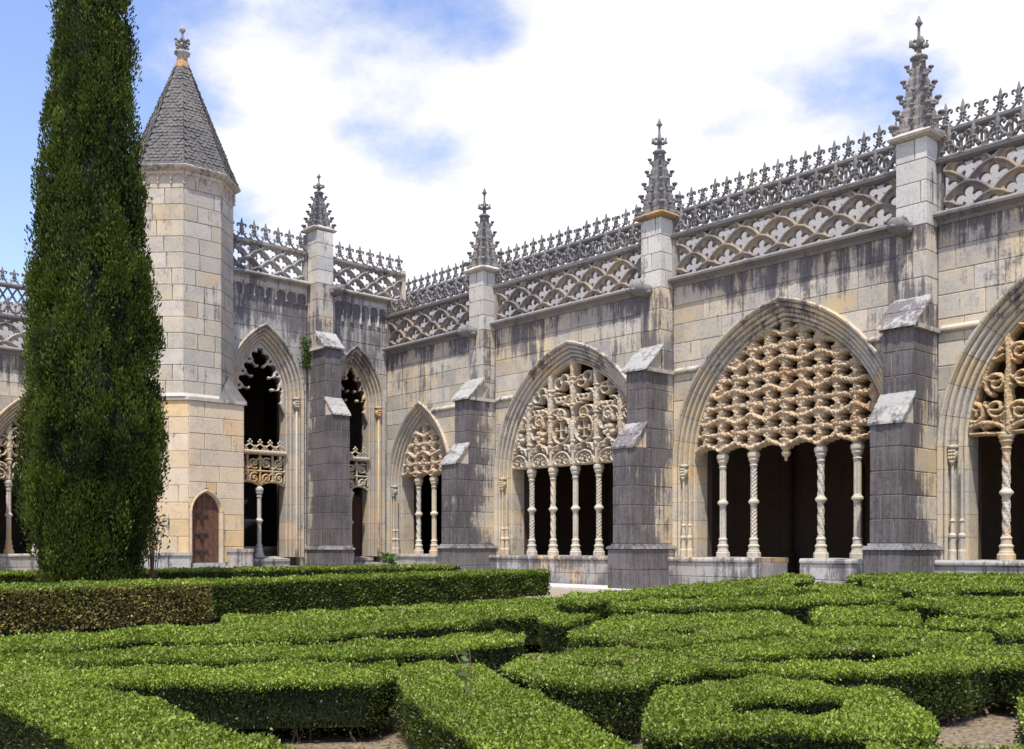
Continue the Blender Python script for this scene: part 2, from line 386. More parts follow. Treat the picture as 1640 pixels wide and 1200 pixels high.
# ------------------------------------------------------------------ carved screens from a distance field
class Field:
    def __init__(s, u0, u1, z0, z1, step):
        s.u0, s.z0, s.st = u0, z0, step
        s.nx = int(math.ceil((u1 - u0) / step)) + 1; s.nz = int(math.ceil((z1 - z0) / step)) + 1
        s.U, s.Z = np.meshgrid(u0 + np.arange(s.nx) * step, z0 + np.arange(s.nz) * step, indexing='ij')
        s.F = np.full(s.U.shape, -1.); s.G = np.zeros(s.U.shape)
    def win(s, x0, x1, z0, z1):
        a = max(0, int((x0 - s.u0) / s.st)); b = min(s.nx, int((x1 - s.u0) / s.st) + 2)
        c = max(0, int((z0 - s.z0) / s.st)); d = min(s.nz, int((z1 - s.z0) / s.st) + 2)
        return (slice(a, b), slice(c, d)) if b > a and d > c else None
    def seg(s, p, q, r0, r1=None, g=.0, twist=0.):
        r1 = r0 if r1 is None else r1; R = max(r0, r1) + .12
        w = s.win(min(p[0], q[0]) - R, max(p[0], q[0]) + R, min(p[1], q[1]) - R, max(p[1], q[1]) + R)
        if not w: return
        x, z = s.U[w], s.Z[w]; dx, dz = q[0] - p[0], q[1] - p[1]; L2 = dx * dx + dz * dz + 1e-12
        t = np.clip(((x - p[0]) * dx + (z - p[1]) * dz) / L2, 0, 1)
        d = np.hypot(x - p[0] - t * dx, z - p[1] - t * dz); r = r0 + (r1 - r0) * t
        s.F[w] = np.maximum(s.F[w], r - d)
        if g: s.G[w] = np.maximum(s.G[w], g * np.sqrt(np.clip(1 - (d / r) ** 2, 0, 1)) * (1 - (.35 * (np.sin((x * 1.3 + z) * twist) > .2) if twist else 0)))
    def line(s, pts, r, g=.0, twist=0., r1=None):
        n = len(pts) - 1
        for i in range(n):
            a = r + (r1 - r) * i / n if r1 is not None else r; b = r + (r1 - r) * (i + 1) / n if r1 is not None else r
            s.seg(pts[i], pts[i + 1], a, b, g, twist)
    def arc(s, c, rad, a0, a1, r, g=.0, n=None, rad1=None, r1=None, ez=1.):
        n = n or max(6, int(abs(a1 - a0) * rad / .05)); rad1 = rad if rad1 is None else rad1
        pts = [(c[0] + (rad + (rad1 - rad) * i / n) * math.cos(a0 + (a1 - a0) * i / n), c[1] + ez * (rad + (rad1 - rad) * i / n) * math.sin(a0 + (a1 - a0) * i / n)) for i in range(n + 1)]
        s.line(pts, r, g, 0, r1)
    def disc(s, c, rx, rz=None, g=.0, sub=False):
        rz = rz or rx; w = s.win(c[0] - rx * 1.6, c[0] + rx * 1.6, c[1] - rz * 1.6, c[1] + rz * 1.6)
        if not w: return
        e = np.hypot((s.U[w] - c[0]) / rx, (s.Z[w] - c[1]) / rz); d = (1 - e) * min(rx, rz)
        if sub: s.F[w] = np.minimum(s.F[w], -d)
        else:
            s.F[w] = np.maximum(s.F[w], d)
            if g: s.G[w] = np.maximum(s.G[w], g * np.sqrt(np.clip(1 - e * e, 0, 1)))
    def hole(s, c, r, k=0, amp=0., ph=0., ez=1.):
        R = r * (1 + amp) * 1.3; w = s.win(c[0] - R, c[0] + R, c[1] - R, c[1] + R)
        if not w: return
        x, z = s.U[w] - c[0], (s.Z[w] - c[1]) / ez; d = np.hypot(x, z); a = np.arctan2(z, x)
        rr = r * (1 + amp * np.cos(k * a + ph)); s.F[w] = np.minimum(s.F[w], d - rr)
    def poly(s, P, g=.0):
        for i in range(len(P)): s.seg(P[i - 1], P[i], .005)
        inside = np.zeros(s.U.shape, bool)
        for i in range(len(P)):
            (x1, z1), (x2, z2) = P[i - 1], P[i]
            if z1 == z2: continue
            c = ((z1 > s.Z) != (z2 > s.Z)) & (s.U < (x2 - x1) * (s.Z - z1) / (z2 - z1) + x1); inside ^= c
        s.F[inside] = np.maximum(s.F[inside], .03); s.G[inside] = np.maximum(s.G[inside], g)
    def build(s, name, mat, parent, ly=0., t=.06, tb=.06, w=.04, edge=.01, smooth=True, **k):
        F = s.F.copy(); F[0] = np.minimum(F[0], -.001); F[-1] = np.minimum(F[-1], -.001); F[:, 0] = np.minimum(F[:, 0], -.001); F[:, -1] = np.minimum(F[:, -1], -.001)
        F[np.abs(F) < 1e-5] = 1e-5
        ins = F > 0; T = t * np.sqrt(np.clip(F / w, 0, 1)) + s.G * np.clip(F / .015, 0, 1)
        nx, nz = F.shape; cid = np.arange(nx * nz).reshape(nx, nz)
        hx = nx * nz + np.arange((nx - 1) * nz).reshape(nx - 1, nz); base2 = nx * nz + (nx - 1) * nz
        vz = base2 + np.arange(nx * (nz - 1)).reshape(nx, nz - 1)
        case = ins[:-1, :-1] * 1 + ins[1:, :-1] * 2 + ins[1:, 1:] * 4 + ins[:-1, 1:] * 8
        faces = []; edges = []
        for cs in range(1, 16):
            I, K = np.nonzero(case == cs)
            if not len(I): continue
            ids = [('c', 0), ('e', 0), ('c', 1), ('e', 1), ('c', 2), ('e', 2), ('c', 3), ('e', 3)]
            col = {('c', 0): cid[I, K], ('c', 1): cid[I + 1, K], ('c', 2): cid[I + 1, K + 1], ('c', 3): cid[I, K + 1],
                   ('e', 0): hx[I, K], ('e', 1): vz[I + 1, K], ('e', 2): hx[I, K + 1], ('e', 3): vz[I, K]}
            poly = []
            for i in range(4):
                if cs >> i & 1: poly.append(('c', i))
                if (cs >> i & 1) != (cs >> ((i + 1) % 4) & 1): poly.append(('e', i))
            A = np.stack([col[p] for p in poly], 1); faces += A.tolist()
            for i in range(len(poly)):
                if poly[i][0] == 'e' and poly[(i + 1) % len(poly)][0] == 'e':
                    edges.append(np.stack([col[poly[i]], col[poly[(i + 1) % len(poly)]]], 1))
        if not faces: return None
        # coordinates
        c0, c1 = F[:-1], F[1:]; tx = np.where((c0 > 0) != (c1 > 0), c0 / np.where(c0 == c1, 1, c0 - c1), .5)
        d0, d1 = F[:, :-1], F[:, 1:]; tz = np.where((d0 > 0) != (d1 > 0), d0 / np.where(d0 == d1, 1, d0 - d1), .5)
        U = np.concatenate([s.U.ravel(), (s.U[:-1] + tx * s.st).ravel(), s.U[:, :-1].ravel()])
        Z = np.concatenate([s.Z.ravel(), s.Z[:-1].ravel(), (s.Z[:, :-1] + tz * s.st).ravel()])
        TT = np.concatenate([T.ravel(), np.full(tx.size + tz.size, edge)])
        used = np.unique(np.concatenate([np.array(f) for f in faces])) if len(faces) < 10 else np.unique(np.fromiter((i for f in faces for i in f), int))
        remap = np.full(len(U), -1); remap[used] = np.arange(len(used)); m = len(used)
        V = [(u, ly - tt, z) for u, tt, z in zip(U[used], TT[used], Z[used])] + [(u, ly + tb, z) for u, z in zip(U[used], Z[used])]
        FF = [[remap[i] for i in f] for f in faces]
        E = np.concatenate(edges) if edges else np.zeros((0, 2), int)
        FF = FF + [[remap[b], remap[a], remap[a] + m, remap[b] + m] for a, b in E]
        # back face, coarse (same outline)
        FF += [[remap[i] + m for i in reversed(f)] for f in faces]
        me = mesh(name, V, FF, mat, smooth)
        return obj(name, me, parent, **k)
def inarch(fd, uc, h, spring, R, z0):
    c = R - h
    d = np.where(fd.Z < spring, h - np.abs(fd.U - uc), R - np.hypot(np.abs(fd.U - uc) + c, fd.Z - spring))
    return np.minimum(d, fd.Z - z0)

# ------------------------------------------------------------------ arch parts
def arch_hw(h, R, spring):
    c = R - h
    def f(z):
        if z <= spring: return h
        q = R * R - (z - spring) ** 2
        return max(0., math.sqrt(q) - c) if q > 0 else 0.
    return f, spring + math.sqrt(R * R - c * c)
def arch_order(parent, uc, h, R, spring, z0, prof, back, mat, nj=5, na=8, name='arch_stone', gap=.0035):
    """moulded voussoirs and jamb stones, each a mesh; prof = [(o, ly)] from outside to the inner edge"""
    c = R - h; ring = prof + back
    def pt(side, s, o):      # s<0: jamb (z), s in 0..1 arc
        if s[0] == 'j': return (uc + side * (h + o), s[1])
        aend = math.acos(min(1, c / (R + o))); a = aend * s[1]
        return (uc + side * ((R + o) * math.cos(a) - c), spring + (R + o) * math.sin(a))
    for side in (-1, 1):
        segs = [[('j', z0 + (spring - z0) * (i + f)/ nj) for f in (0, 1)] for i in range(nj)]
        segs += [[('a', (i + f) / na) for f in (0, .5, 1)] for i in range(na)]
        for sg in segs:
            V = []
            for k, s in enumerate(sg):
                e = gap if k == 0 else (-gap if k == len(sg) - 1 else 0)
                s2 = (s[0], s[1] + (e if s[0] == 'j' else e / R))
                if s[0] == 'a' and s[1] > .999: s2 = s
                for o, ly in ring:
                    u, z = pt(side, s2, o); V.append((u, ly, z))
            n = len(ring); F = []
            for k in range(len(sg) - 1):
                for i in range(n):
                    a, b = k * n + i, k * n + (i + 1) % n
                    q = (a, b, b + n, a + n); F.append(q if side > 0 else q[::-1])
            m = (len(sg) - 1) * n
            e1 = tuple(range(n)); e2 = tuple(range(m, m + n))
            F.append(e1[::-1] if side > 0 else e1); F.append(e2 if side > 0 else e2[::-1])
            cc = [sum(v[i] for v in V) / len(V) for i in range(3)]
            V = [(v[0] - cc[0], v[1] - cc[1], v[2] - cc[2]) for v in V]
            me = mesh(name, V, F, mat); o = obj(name, me, parent, cc)
def roll_profile(W, D, k=4, amp=.03):
    """stepped rolls from (W,0) at the wall face to (0,D) at the inner edge"""
    P = []
    for i in range(k):
        o1 = W * (1 - i / k); o0 = W * (1 - (i + 1) / k); l0 = D * i / k; l1 = D * (i + 1) / k
        P.append((o1 - .004, l0 + .0))
        cxo, cyl = (o0 + o1) / 2 - (o1 - o0) * .05, (l0 + l1) / 2
        rr = min(o1 - o0, .2) * .46
        for j in range(6):
            a = PI * .92 * j / 5 - .1
            P.append((cxo + rr * math.cos(a) * 1.0, l0 + rr * .6 + .25 * (l1 - l0) - rr * math.sin(a)))
        P.append((o0 + .012, l0 + .8 * (l1 - l0))); P.append((o0 + .006, l1))
    P.append((0, D))
    return P
# ------------------------------------------------------------------ ground
mb = MB(); mb.add([(-900, -900, 0), (900, -900, 0), (900, 900, 0), (-900, 900, 0)], [(0, 1, 2, 3)])
mb.obj('ground', 'gravel', kind='structure')
mb = MB(); mb.add([(-10.6, -2, .004), (3, -2, .004), (3, 16.5, .004), (-12, 16.5, .004)], [(0, 1, 2, 3)])
mb.obj('planting_bed', 'soil', kind='structure')
mb = MB(); mb.box(-29.2, 2, 18.9, 20.6, .0, .05); mb.obj('pavement', 'paving', kind='structure')

# ------------------------------------------------------------------ shared ornaments
def fleur_field(w=.42, h=.66, step=.0135, base='v'):
    f = Field(-w / 2, w / 2, 0, h + .02, step)
    f.seg((0, .12), (0, .30), .026, .02, .02); f.seg((0, .33), (0, .46), .018, .05, .025); f.seg((0, .46), (0, h - .01), .05, .006, .02)
    f.seg((-.06, .315), (.06, .315), .022, .022, .03)
    for s in (-1, 1):
        f.line([(s * .01, .32), (s * .045, .42), (s * .095, .475), (s * .14, .46), (s * .15, .41), (s * .125, .385)], .026, .02, r1=.02)
        f.line([(s * .005, .31), (s * .05, .26), (s * .085, .235)], .022, .015, r1=.012)
        if base == 'v':
            f.line([(s * w / 2, .03), (s * w * .40, .05), (s * w * .22, .12), (s * .03, .22)], .024, .02)
            f.line([(s * .09, .12), (s * .12, .17), (s * .15, .19)], .018, .01)
        else:
            f.arc((s * w / 2, .30), w * .36, -PI / 2 - .0 if s > 0 else -PI / 2, (-PI if s > 0 else 0), .024, .02)
            f.arc((0, .0), w * .46, (0 if s > 0 else PI), PI / 2, .024, .02)
            f.seg((s * w / 2, .04), (s * w / 2, .30), .02, .02, .02); f.disc((s * w / 2, .35), .05, .06, .03)
            f.disc((s * w * .25, .13), .035, .035, .02)
    f.seg((-w / 2, .02), (w / 2, .02), .022)
    return f
def fleur_mesh(mat, **k):
    o = fleur_field(**k).build('fleur_de_lis', mat, None, 0, .018, .03, .03, .0); me = o.data; bpy.data.objects.remove(o); return me
FLE = fleur_mesh('crest'); FLF = fleur_mesh('crest', w=.50, h=.68, base='loop')
def broken(me):
    m2 = me.copy(); r = random.Random(3)
    for v in m2.vertices:
        if v.co.z > .47: v.co.z = .47 + (v.co.z - .47) * .12
    return m2
BRK = {}
def crest_row(parent, me, pitch, u0, u1, z, ly, name):
    n = max(1, round((u1 - u0) / pitch)); p = (u1 - u0) / n
    for i in range(n):
        if me not in BRK: BRK[me] = broken(me)
        o = obj(name, BRK[me] if random.random() < .06 else me, parent, (u0 + p * (i + .5), ly + random.uniform(-.004, .004), z + random.uniform(-.006, .004)))
        o.scale = (p / pitch, 1, random.uniform(.96, 1.03)); o.rotation_euler = (random.uniform(-.02, .02), random.uniform(-.025, .025), 0)
def extrude_u(mb, prof, u0, u1):
    n = len(prof); V = [(u0, y, z) for y, z in prof] + [(u1, y, z) for y, z in prof]
    F = [tuple(range(n)), tuple(range(2 * n - 1, n - 1, -1))] + [(i, i + n, (i + 1) % n + n, (i + 1) % n) for i in range(n)]
    return mb.add(V, F)
def parapet(parent, u0, u1, zb, mat, matd, ly=0., hp=.95, period=1.0, crest=None, fr=.10):
    """cornice, pierced quatrefoil panel, rail and cresting between two piers"""
    mb = MB()   # cornice with a drip
    extrude_u(mb, [(ly + .3, zb - .02), (ly - .04, zb - .02), (ly - .06, zb + .05), (ly - .17, zb + .10), (ly - .24, zb + .11), (ly - .25, zb + .16), (ly - .05, zb + .27), (ly + .3, zb + .27)], u0, u1)
    mb.obj('cornice', matd, parent)
    z0 = zb + .27; z1 = z0 + hp
    for a, b, c, d in ((u0, u0 + fr, u0 + fr - .01, u0 + fr + .035), (u1 - fr, u1, u1 - fr - .035, u1 - fr + .01)):
        mb = MB(); mb.box(a, b, ly - .05, ly + .10, z0, z1); mb.box(c, d, ly - .02, ly + .08, z0 + .002, z1 - .002)
        mb.obj('panel_frame', M['parapetp'], parent)
    a, b = u0 + fr + .03, u1 - fr - .03
    n = max(1, round((b - a) / period)); p = (b - a) / n; hc = hp / 3
    f = Field(a, b, z0, z1, .022); f.F[:] = .05
    def rib(k, x): return z0 + k * hc + (1 if k % 2 else -1) * (hc * .5) * math.cos(2 * PI * (x - a) / p) * .98
    for k in range(-1, 5):
        for i in range(-1, n + 1):
            uu = a + p * (i + (.5 if (k % 2 == 0) else 0.)) + (0 if k % 2 else 0)
            # cell between rib k and k+1 centred where they part
            cu = a + p * (i + (0 if k % 2 else .5)); cz = z0 + (k + .5) * hc
            rx, rz = p * .155, hc * .36
            for dx, dz in ((-.175, 0), (.175, 0), (0, .43), (0, -.43)):
                f.disc((cu + dx * p, cz + dz * hc), .104 * p, .32 * hc, sub=True)
            f.disc((cu, cz), p * .10, hc * .3, sub=True)
            for s_ in (-1, 1): f.disc((cu + s_ * .37 * p, cz), .026 * p, .075 * hc, sub=True)
            f.disc((cu + p * .5, cz + hc * .5), .03, .03, sub=False)
    for k in range(-1, 5):
        pts = []
        for x in np.linspace(a, b, n * 16 + 1):
            t_ = ((x - a) / p + (.0 if k % 2 else .5)) % 1. * 2 - 1
            pts.append((x, z0 + (k - .5) * hc + hc * (.55 * max(0, 1 - abs(t_) ** 2.2) + .45 * math.cos(PI * t_ / 2))))
        f.line(pts, .040, .06)
    f.F = np.minimum(f.F, np.minimum(f.Z - z0 + .02, z1 + .02 - f.Z))
    f.build('quatrefoil_panel', mat, parent, ly, .03, .09, .03, .0)
    mb = MB()
    extrude_u(mb, [(ly + .14, z1), (ly - .05, z1), (ly - .12, z1 + .05), (ly - .13, z1 + .11), (ly - .02, z1 + .15), (ly + .14, z1 + .15)], u0, u1)
    mb.obj('rail', matd, parent)
    if crest: crest_row(parent, crest[0], crest[1], u0, u1, z1 + .14, ly + .0, crest[2])
    return z1 + .15
def crocket_mesh():
    mb = MB()
    mb.tube([(0, 0, 0), (.07, 0, .0), (.125, 0, .035), (.15, 0, .085)], [.045, .04, .035, .03], 6)
    mb.blob((.15, 0, .09), (.06, .065, .045), 7, 4); mb.blob((.10, .0, .09), (.05, .08, .035), 6, 4); mb.blob((.09, 0, -.03), (.06, .05, .05), 6, 4); mb.blob((.03, 0, -.08), (.05, .05, .07), 6, 4)
    return mb.mesh('crocket', 'crest', True)
CROCK = crocket_mesh()
def pinnacle(parent, u, ly, z, H=2.7, W=.33, mat='crest', orange=False):
    k = H / 2.7; s = W / .33
    mb = MB()
    def sq(r, zz): return [(-r, -r, zz), (r, -r, zz), (r, r, zz), (-r, r, zz)]
    rows = [(W, .0), (W + .13 * s, .03), (W + .15 * s, .08), (W + .06 * s, .15), (W - .02, .2)]
    V = []; F = []
    for r, zz in rows: V += sq(r, zz)
    for j in range(len(rows) - 1): F += [(j * 4 + i, j * 4 + (i + 1) % 4, j * 4 + 4 + (i + 1) % 4, j * 4 + 4 + i) for i in range(4)]
    F += [(3, 2, 1, 0), tuple(range(len(V) - 4, len(V)))]
    mb.add(V, F); cap = mb.mesh('cap_moulding', 'orange' if orange else 'hood')
    # spire: square, ribbed, with a sunk panel line up each face
    V = []; F = []; m = 22
    for j in range(m + 1):
        t = j / m; r = (.31 * s) * (1 - t) + .085 * t + .01 * math.sin(j * 2.1); zz = (.16 + 1.62 * t) * k
        for q in range(4):
            c0, s0 = math.cos(PI / 4 + q * PI / 2) * math.sqrt(2), math.sin(PI / 4 + q * PI / 2) * math.sqrt(2)
            c1, s1 = math.cos(PI / 4 + (q + 1) * PI / 2) * math.sqrt(2), math.sin(PI / 4 + (q + 1) * PI / 2) * math.sqrt(2)
            for e, dd in ((0, 1.06), (.18, .98), (.32, .86), (.5, .95), (.68, .86), (.82, .98)):
                V.append(((c0 + (c1 - c0) * e) * r * dd, (s0 + (s1 - s0) * e) * r * dd, zz))
    n = 24
    for j in range(m): F += [(j * n + i, j * n + (i + 1) % n, (j + 1) * n + (i + 1) % n, (j + 1) * n + i) for i in range(n)]
    F += [tuple(range(m * n, m * n + n))]
    body = obj('pinnacle', mesh('pinnacle', V, F, mat), parent, (u, ly, z))
    obj('cap_moulding', cap, body)
    mb = MB()
    mb.lathe([(.09, 1.72), (.13, 1.76), (.19, 1.80), (.16, 1.84), (.06, 1.9), (.055, 2.02), (.07, 2.05), (.05, 2.2), (.03, 2.3), (.028, 2.46), (.05, 2.5), (.07, 2.54), (.04, 2.62), (.015, 2.7)], 8)
    for a in range(4):
        c_, s_ = math.cos(a * PI / 2 + PI / 4), math.sin(a * PI / 2 + PI / 4)
        mb.tube([(0, 0, 2.06), (.1 * c_, .1 * s_, 2.05), (.16 * c_, .16 * s_, 2.10), (.17 * c_, .17 * s_, 2.18)], [.045, .05, .05, .03], 6)
        mb.blob((.17 * c_, .17 * s_, 2.07), .045, 6, 4); mb.blob((.09 * c_, .09 * s_, 2.17), .04, 6, 4)
        mb.blob((.055 * c_, .055 * s_, 2.54), .03, 5, 4)
    me = mb.mesh('finial', mat, True); o = obj('finial', me, body); o.scale = (s ** .5, s ** .5, k)
    for lv in range(5):
        zz = (.24 + lv * .33) * k; r = ((.31 * s) * (1 - (zz / k - .16) / 1.62) + .085 * (zz / k - .16) / 1.62) * 1.36
        for q in range(4):
            a = PI / 4 + q * PI / 2
            c = obj('crocket', CROCK, body, (r * math.cos(a) * .96, r * math.sin(a) * .96, zz), a)
            e = (1.22 - lv * .11) * s ** .5; c.scale = (e, e, e * k ** .5)
            if lv < 3:
                r2 = r / 1.36 * .93; c = obj('crocket', CROCK, body, (r2 * math.cos(a + PI / 4), r2 * math.sin(a + PI / 4), zz + .1 * k), a + PI / 4); c.scale = (e * .6, e * .6, e * .7)
    return body
def shaft_mod(kind):
    def f(i, j, a, z):
        if not (.42 < z < 1.12 or 1.32 < z < 2.02): return 0.
        if kind == 0: return .009 * (1 if math.sin(3 * a + z * 26) > 0 else -1)
        if kind == 1: return .009 * (1 if (math.sin(4 * a + z * 22) * math.sin(4 * a - z * 22)) > 0 else -1)
        return .008 * (1 if ((i // 2) + int(z * 22)) % 2 else -1)
    return f
def column_mesh(kind, H=2.42):
    k = H / 2.42; prof = [(.145, 0), (.145, .10), (.13, .11), (.125, .17), (.14, .20), (.14, .22), (.105, .25), (.10, .33), (.115, .36), (.085, .40)]
    z = .43
    while z < 1.13: prof.append((.074, z)); z += .028
    prof += [(.08, 1.14), (.10, 1.17), (.135, 1.20), (.135, 1.235), (.10, 1.27), (.082, 1.30)]
    z = 1.325
    while z < 2.02: prof.append((.074, z)); z += .028
    prof += [(.085, 2.03), (.105, 2.06), (.088, 2.09), (.10, 2.14), (.135, 2.19), (.125, 2.22), (.155, 2.27), (.155, 2.34), (.11, 2.37), (.09, 2.42)]
    mb = MB(); mb.lathe([(r, z * k) for r, z in prof], 16, mod=lambda i, j, a, z: shaft_mod(kind)(i, j, a, z / k) if kind < 3 else 0)
    # octagonal foot block
    mb.lathe([(.175, -.06), (.175, .05), (.155, .07)], 8, ph=PI / 8)
    return mb.mesh('column', 'column')
COLS = [column_mesh(i) for i in range(4)]

# ------------------------------------------------------------------ window screens
def screen_knots(parent, uc, h, R, spring, z0, mat, lights=.46, lab=None, pend=(0,)):
    """basket of star-shaped holes, knobbed uprights and twisted ropes"""
    top = arch_hw(h, R, spring)[1]
    f = Field(uc - h, uc + h, z0 - .3, top + .02, .019); f.F[:] = .08
    rh = .335; k = 0; z = z0 + .20
    ncol = int(h / lights) + 2
    while z < top:
        for i in range(-ncol * 1, ncol + 1):
            cu = uc + (i + .5) * lights
            jz = .015 * math.sin(i * 7.3 + k * 3.1); jr = 1 + .1 * math.sin(i * 5.1 + k * 1.7)
            f.hole((cu, z + jz), .117 * jr, 5 + (i + k) % 2, .30, .6 * math.sin(i * 3 + k), .92)
            for q_ in range(5):
                a_ = q_ * 1.2566 + i * 1.7 + k; f.disc((cu + .175 * math.cos(a_), z + jz + .15 * math.sin(a_)), .045, .04, .07)
        z += rh; k += 1
    K = k
    for i in range(-ncol * 2, ncol * 2 + 1):     # uprights with knobs
        cu = uc + i * lights / 1.0
        zz = z0 - .02
        f.seg((cu, z0 - .05), (cu, top), .05, .05, .02)
        for k in range(K + 1):
            zc = z0 + .20 + (k - .5) * rh
            f.disc((cu, zc + rh * .5), .085, .055, .055); f.disc((cu, zc + rh * .5 + .07), .05, .05, .04)
            f.disc((cu, zc + rh * .5 - .07), .06, .045, .05); f.disc((cu + lights / 2, zc + .02), .05, .04, .05)
    for k in range(0, K + 1, 2):                 # twisted ropes
        zc = z0 + .20 + (k - .5) * rh; ph = 1 if (k // 2) % 2 else -1
        pts = [(x, zc + ph * .075 * math.cos(PI * (x - uc) / lights) + .02 * math.sin(x * 9)) for x in np.linspace(uc - h, uc + h, 90)]
        f.line(pts, .052, .085, 60)
        pts = [(x, zc + rh + .025 * math.cos(2 * PI * (x - uc) / lights)) for x in np.linspace(uc - h, uc + h, 90)]
        f.line(pts, .045, .055, 70)
    f.F = np.minimum(f.F, inarch(f, uc, h, spring, R, -9))
    # cusped lower edge: ogee lunette over each light
    n = int(round(2 * h / (lights * 2)));
    low = np.full(f.U.shape, 9.)
    x = (f.U - uc) / (2 * lights); 
    return f, low
def finish_knots(f, uc, h, z0, light, parent, mat, ly, mids, label=None):
    # arches between column lines (mids = list of column offsets incl. ends)
    xs = sorted(mids); bottom = np.full(f.U.shape, z0)
    for a, b in zip(xs[:-1], xs[1:]):
        m = (a + b) / 2; w = (b - a) / 2; t = np.clip(np.abs(f.U - uc - m) / w, 0, 1)
        ins = (f.U - uc >= a) & (f.U - uc <= b)
        hgt = .16 * (1 - t ** 2.2) + .05 * np.clip(1 - t * 5, 0, 1) - .045 * np.abs(np.sin(t * 3 * PI))
        bottom = np.where(ins, z0 - .06 + hgt, bottom)
    f.F = np.minimum(f.F, f.Z - bottom)
    e = f.Z - bottom; f.G = np.maximum(f.G, .07 * np.sqrt(np.clip(1 - ((e - .045) / .045) ** 2, 0, 1)))
    roughen(f); return f.build('tracery_screen', mat, parent, ly, .10, .14, .055, .0, smooth=False, label=label)
def roughen(f, a=.05):
    n = RNG.random(f.G.shape); n = (n + np.roll(n, 1, 0) + np.roll(n, 1, 1)) / 3; f.G += a * (n - .35); f.F += .012 * (n - .5)
def screen_scrolls(uc, h, R, spring, z0, crosses=True, big=False, seed=1):
    rg = random.Random(seed); top = arch_hw(h, R, spring)[1]
    f = Field(uc - h, uc + h, z0 - .3, top + .02, .019)
    L = .46
    n = int(h / L) + 1
    if not big:       # baluster stems on the column lines, two crosses in pierced rings, lunettes, flowers and swags
        B = .92; m = 3
        def flower(c, r):
            for q in range(5): f.disc((c[0] + r * .62 * math.cos(q * 1.2566 + c[0]), c[1] + r * .62 * math.sin(q * 1.2566 + c[0])), r * .42, r * .42, .11)
            f.disc(c, r * .3, r * .3, .14)
        for i in range(-m, m + 1):
            cu = uc + i * B; d = abs(i) * .30
            f.line([(cu + .012 * math.sin(z * 6 + i), z) for z in np.linspace(z0 - .05, top, 24)], .052, .09)
            for zc in (z0 + .72, z0 + 1.78 - d, z0 + 2.55 - d):
                f.seg((cu, zc), (cu, zc + .42), .07, .125, .13); f.disc((cu, zc - .05), .15, .06, .14); f.disc((cu, zc - .17), .085, .11, .14)
                f.disc((cu, zc + .50), .12, .05, .12); f.seg((cu - .05, zc + .45), (cu - .14, zc + .62), .045, .02, .10); f.seg((cu + .05, zc + .45), (cu + .14, zc + .62), .045, .02, .10)
            for s_ in (-1, 1):          # leafy swags curling off the stem
                for zz_, rr in ((z0 + 1.52 - d * .4, .30), (z0 + 2.2 - d, .27), (z0 + .42, .2)):
                    f.arc((cu + s_ * .30, zz_ - .06), rr, (PI if s_ > 0 else 0), PI / 2 - s_ * .35, .062, .11, r1=.035)
                    f.arc((cu + s_ * .27, zz_ - .30), rr * .55, (PI if s_ > 0 else 0), (PI if s_ > 0 else 0) + s_ * 3.6, .042, .09, r1=.026)
        for i in range(-m, m):
            cu = uc + (i + .5) * B; d = abs(i + .5) * .30
            # lunette over the light, filled with beads
            f.arc((cu, z0 + .02), .37, 0, PI, .045, .09, ez=.95); f.seg((cu - .4, z0 + .0), (cu + .4, z0 + .0), .03, .03, .06)
            for q in range(7): f.disc((cu + (q - 3) * .092, z0 + .10 + .06 * ((q + 1) % 2) + .05 * (2 - abs(q - 3) * .6)), .05, .045, .08)
            f.arc((cu, z0 + .10), .20, 0, PI, .026, .06)
            f.arc((cu, z0 + .50), .155, -.3, PI + .3, .05, .10)
            f.seg((cu - .30, z0 + .46), (cu - .14, z0 + .46), .05, .05, .08); f.seg((cu + .14, z0 + .46), (cu + .30, z0 + .46), .05, .05, .08)
            if abs(i + .5) < 1:
                cz_ = z0 + 1.0
                f.disc((cu, cz_), .39, .42, .04); f.arc((cu, cz_), .355, 0, 2 * PI, .035, .12, ez=1.07); f.disc((cu, cz_), .325, .35, sub=True)
            else: flower((cu, z0 + .86), .22); f.arc((cu, z0 + 1.22), .17, -.4, PI + .4, .05, .10)
            f.arc((cu, z0 + 1.50 - d * .3), .15, 0, 2 * PI, .05, .11); flower((cu, z0 + 1.50 - d * .3), .10)
            f.arc((cu - .12, z0 + 2.02 - d), .13, 0, 4.6, .045, .10, rad1=.05); f.arc((cu + .12, z0 + 2.02 - d), .13, PI, PI - 4.6, .045, .10, rad1=.05)
            f.arc((cu - .1, z0 + 2.52 - d), .16, 1, 6.4, .042, .10); f.arc((cu + .13, z0 + 2.62 - d), .15, -1, 4, .042, .10)
            f.arc((cu, z0 + 2.28 - d), .30, PI * 1.15, PI * 1.85, .045, .10)
    else:
        for i in range(-n, n + 1):      # stems over the column lines and between
            cu = uc + i * L; zt = spring + 3.4 - abs(i) * .15
            if big and i % 2: continue
            if not big and i % 2: zt = z0 + .5
            ptz = np.linspace(z0 - .05, zt, 14)
            f.line([(cu + .02 * math.sin(z * 5 + i), z) for z in ptz], .055 if not big else .06, .09)
            for z in np.arange(z0 + .35, zt, .62): f.disc((cu, z), .085, .05, .07); f.disc((cu, z + .12), .06, .1, .05)
        for i in range(-n, n):
            for k, z in enumerate(np.arange(z0 + .42, top, .60)):
                cu = uc + (i + .5) * L; s = 1 if (i + k) % 2 else -1; a0 = rg.uniform(0, 6)
                rr = rg.uniform(.19, .24)
                if (i + k) % 2 == 0: f.arc((cu, z), rr, a0, a0 + s * rg.uniform(7.5, 9.5), .048, .07, rad1=.06, r1=.035)
                else:
                    f.arc((cu + rg.uniform(-.06, .06), z + .1), rr * .95, a0, a0 - s * 8, .042, .06, rad1=.05, r1=.03)
                f.arc((cu, z + .3), rr * 1.1, rg.uniform(3, 4), rg.uniform(5, 6.5), .038, .05)
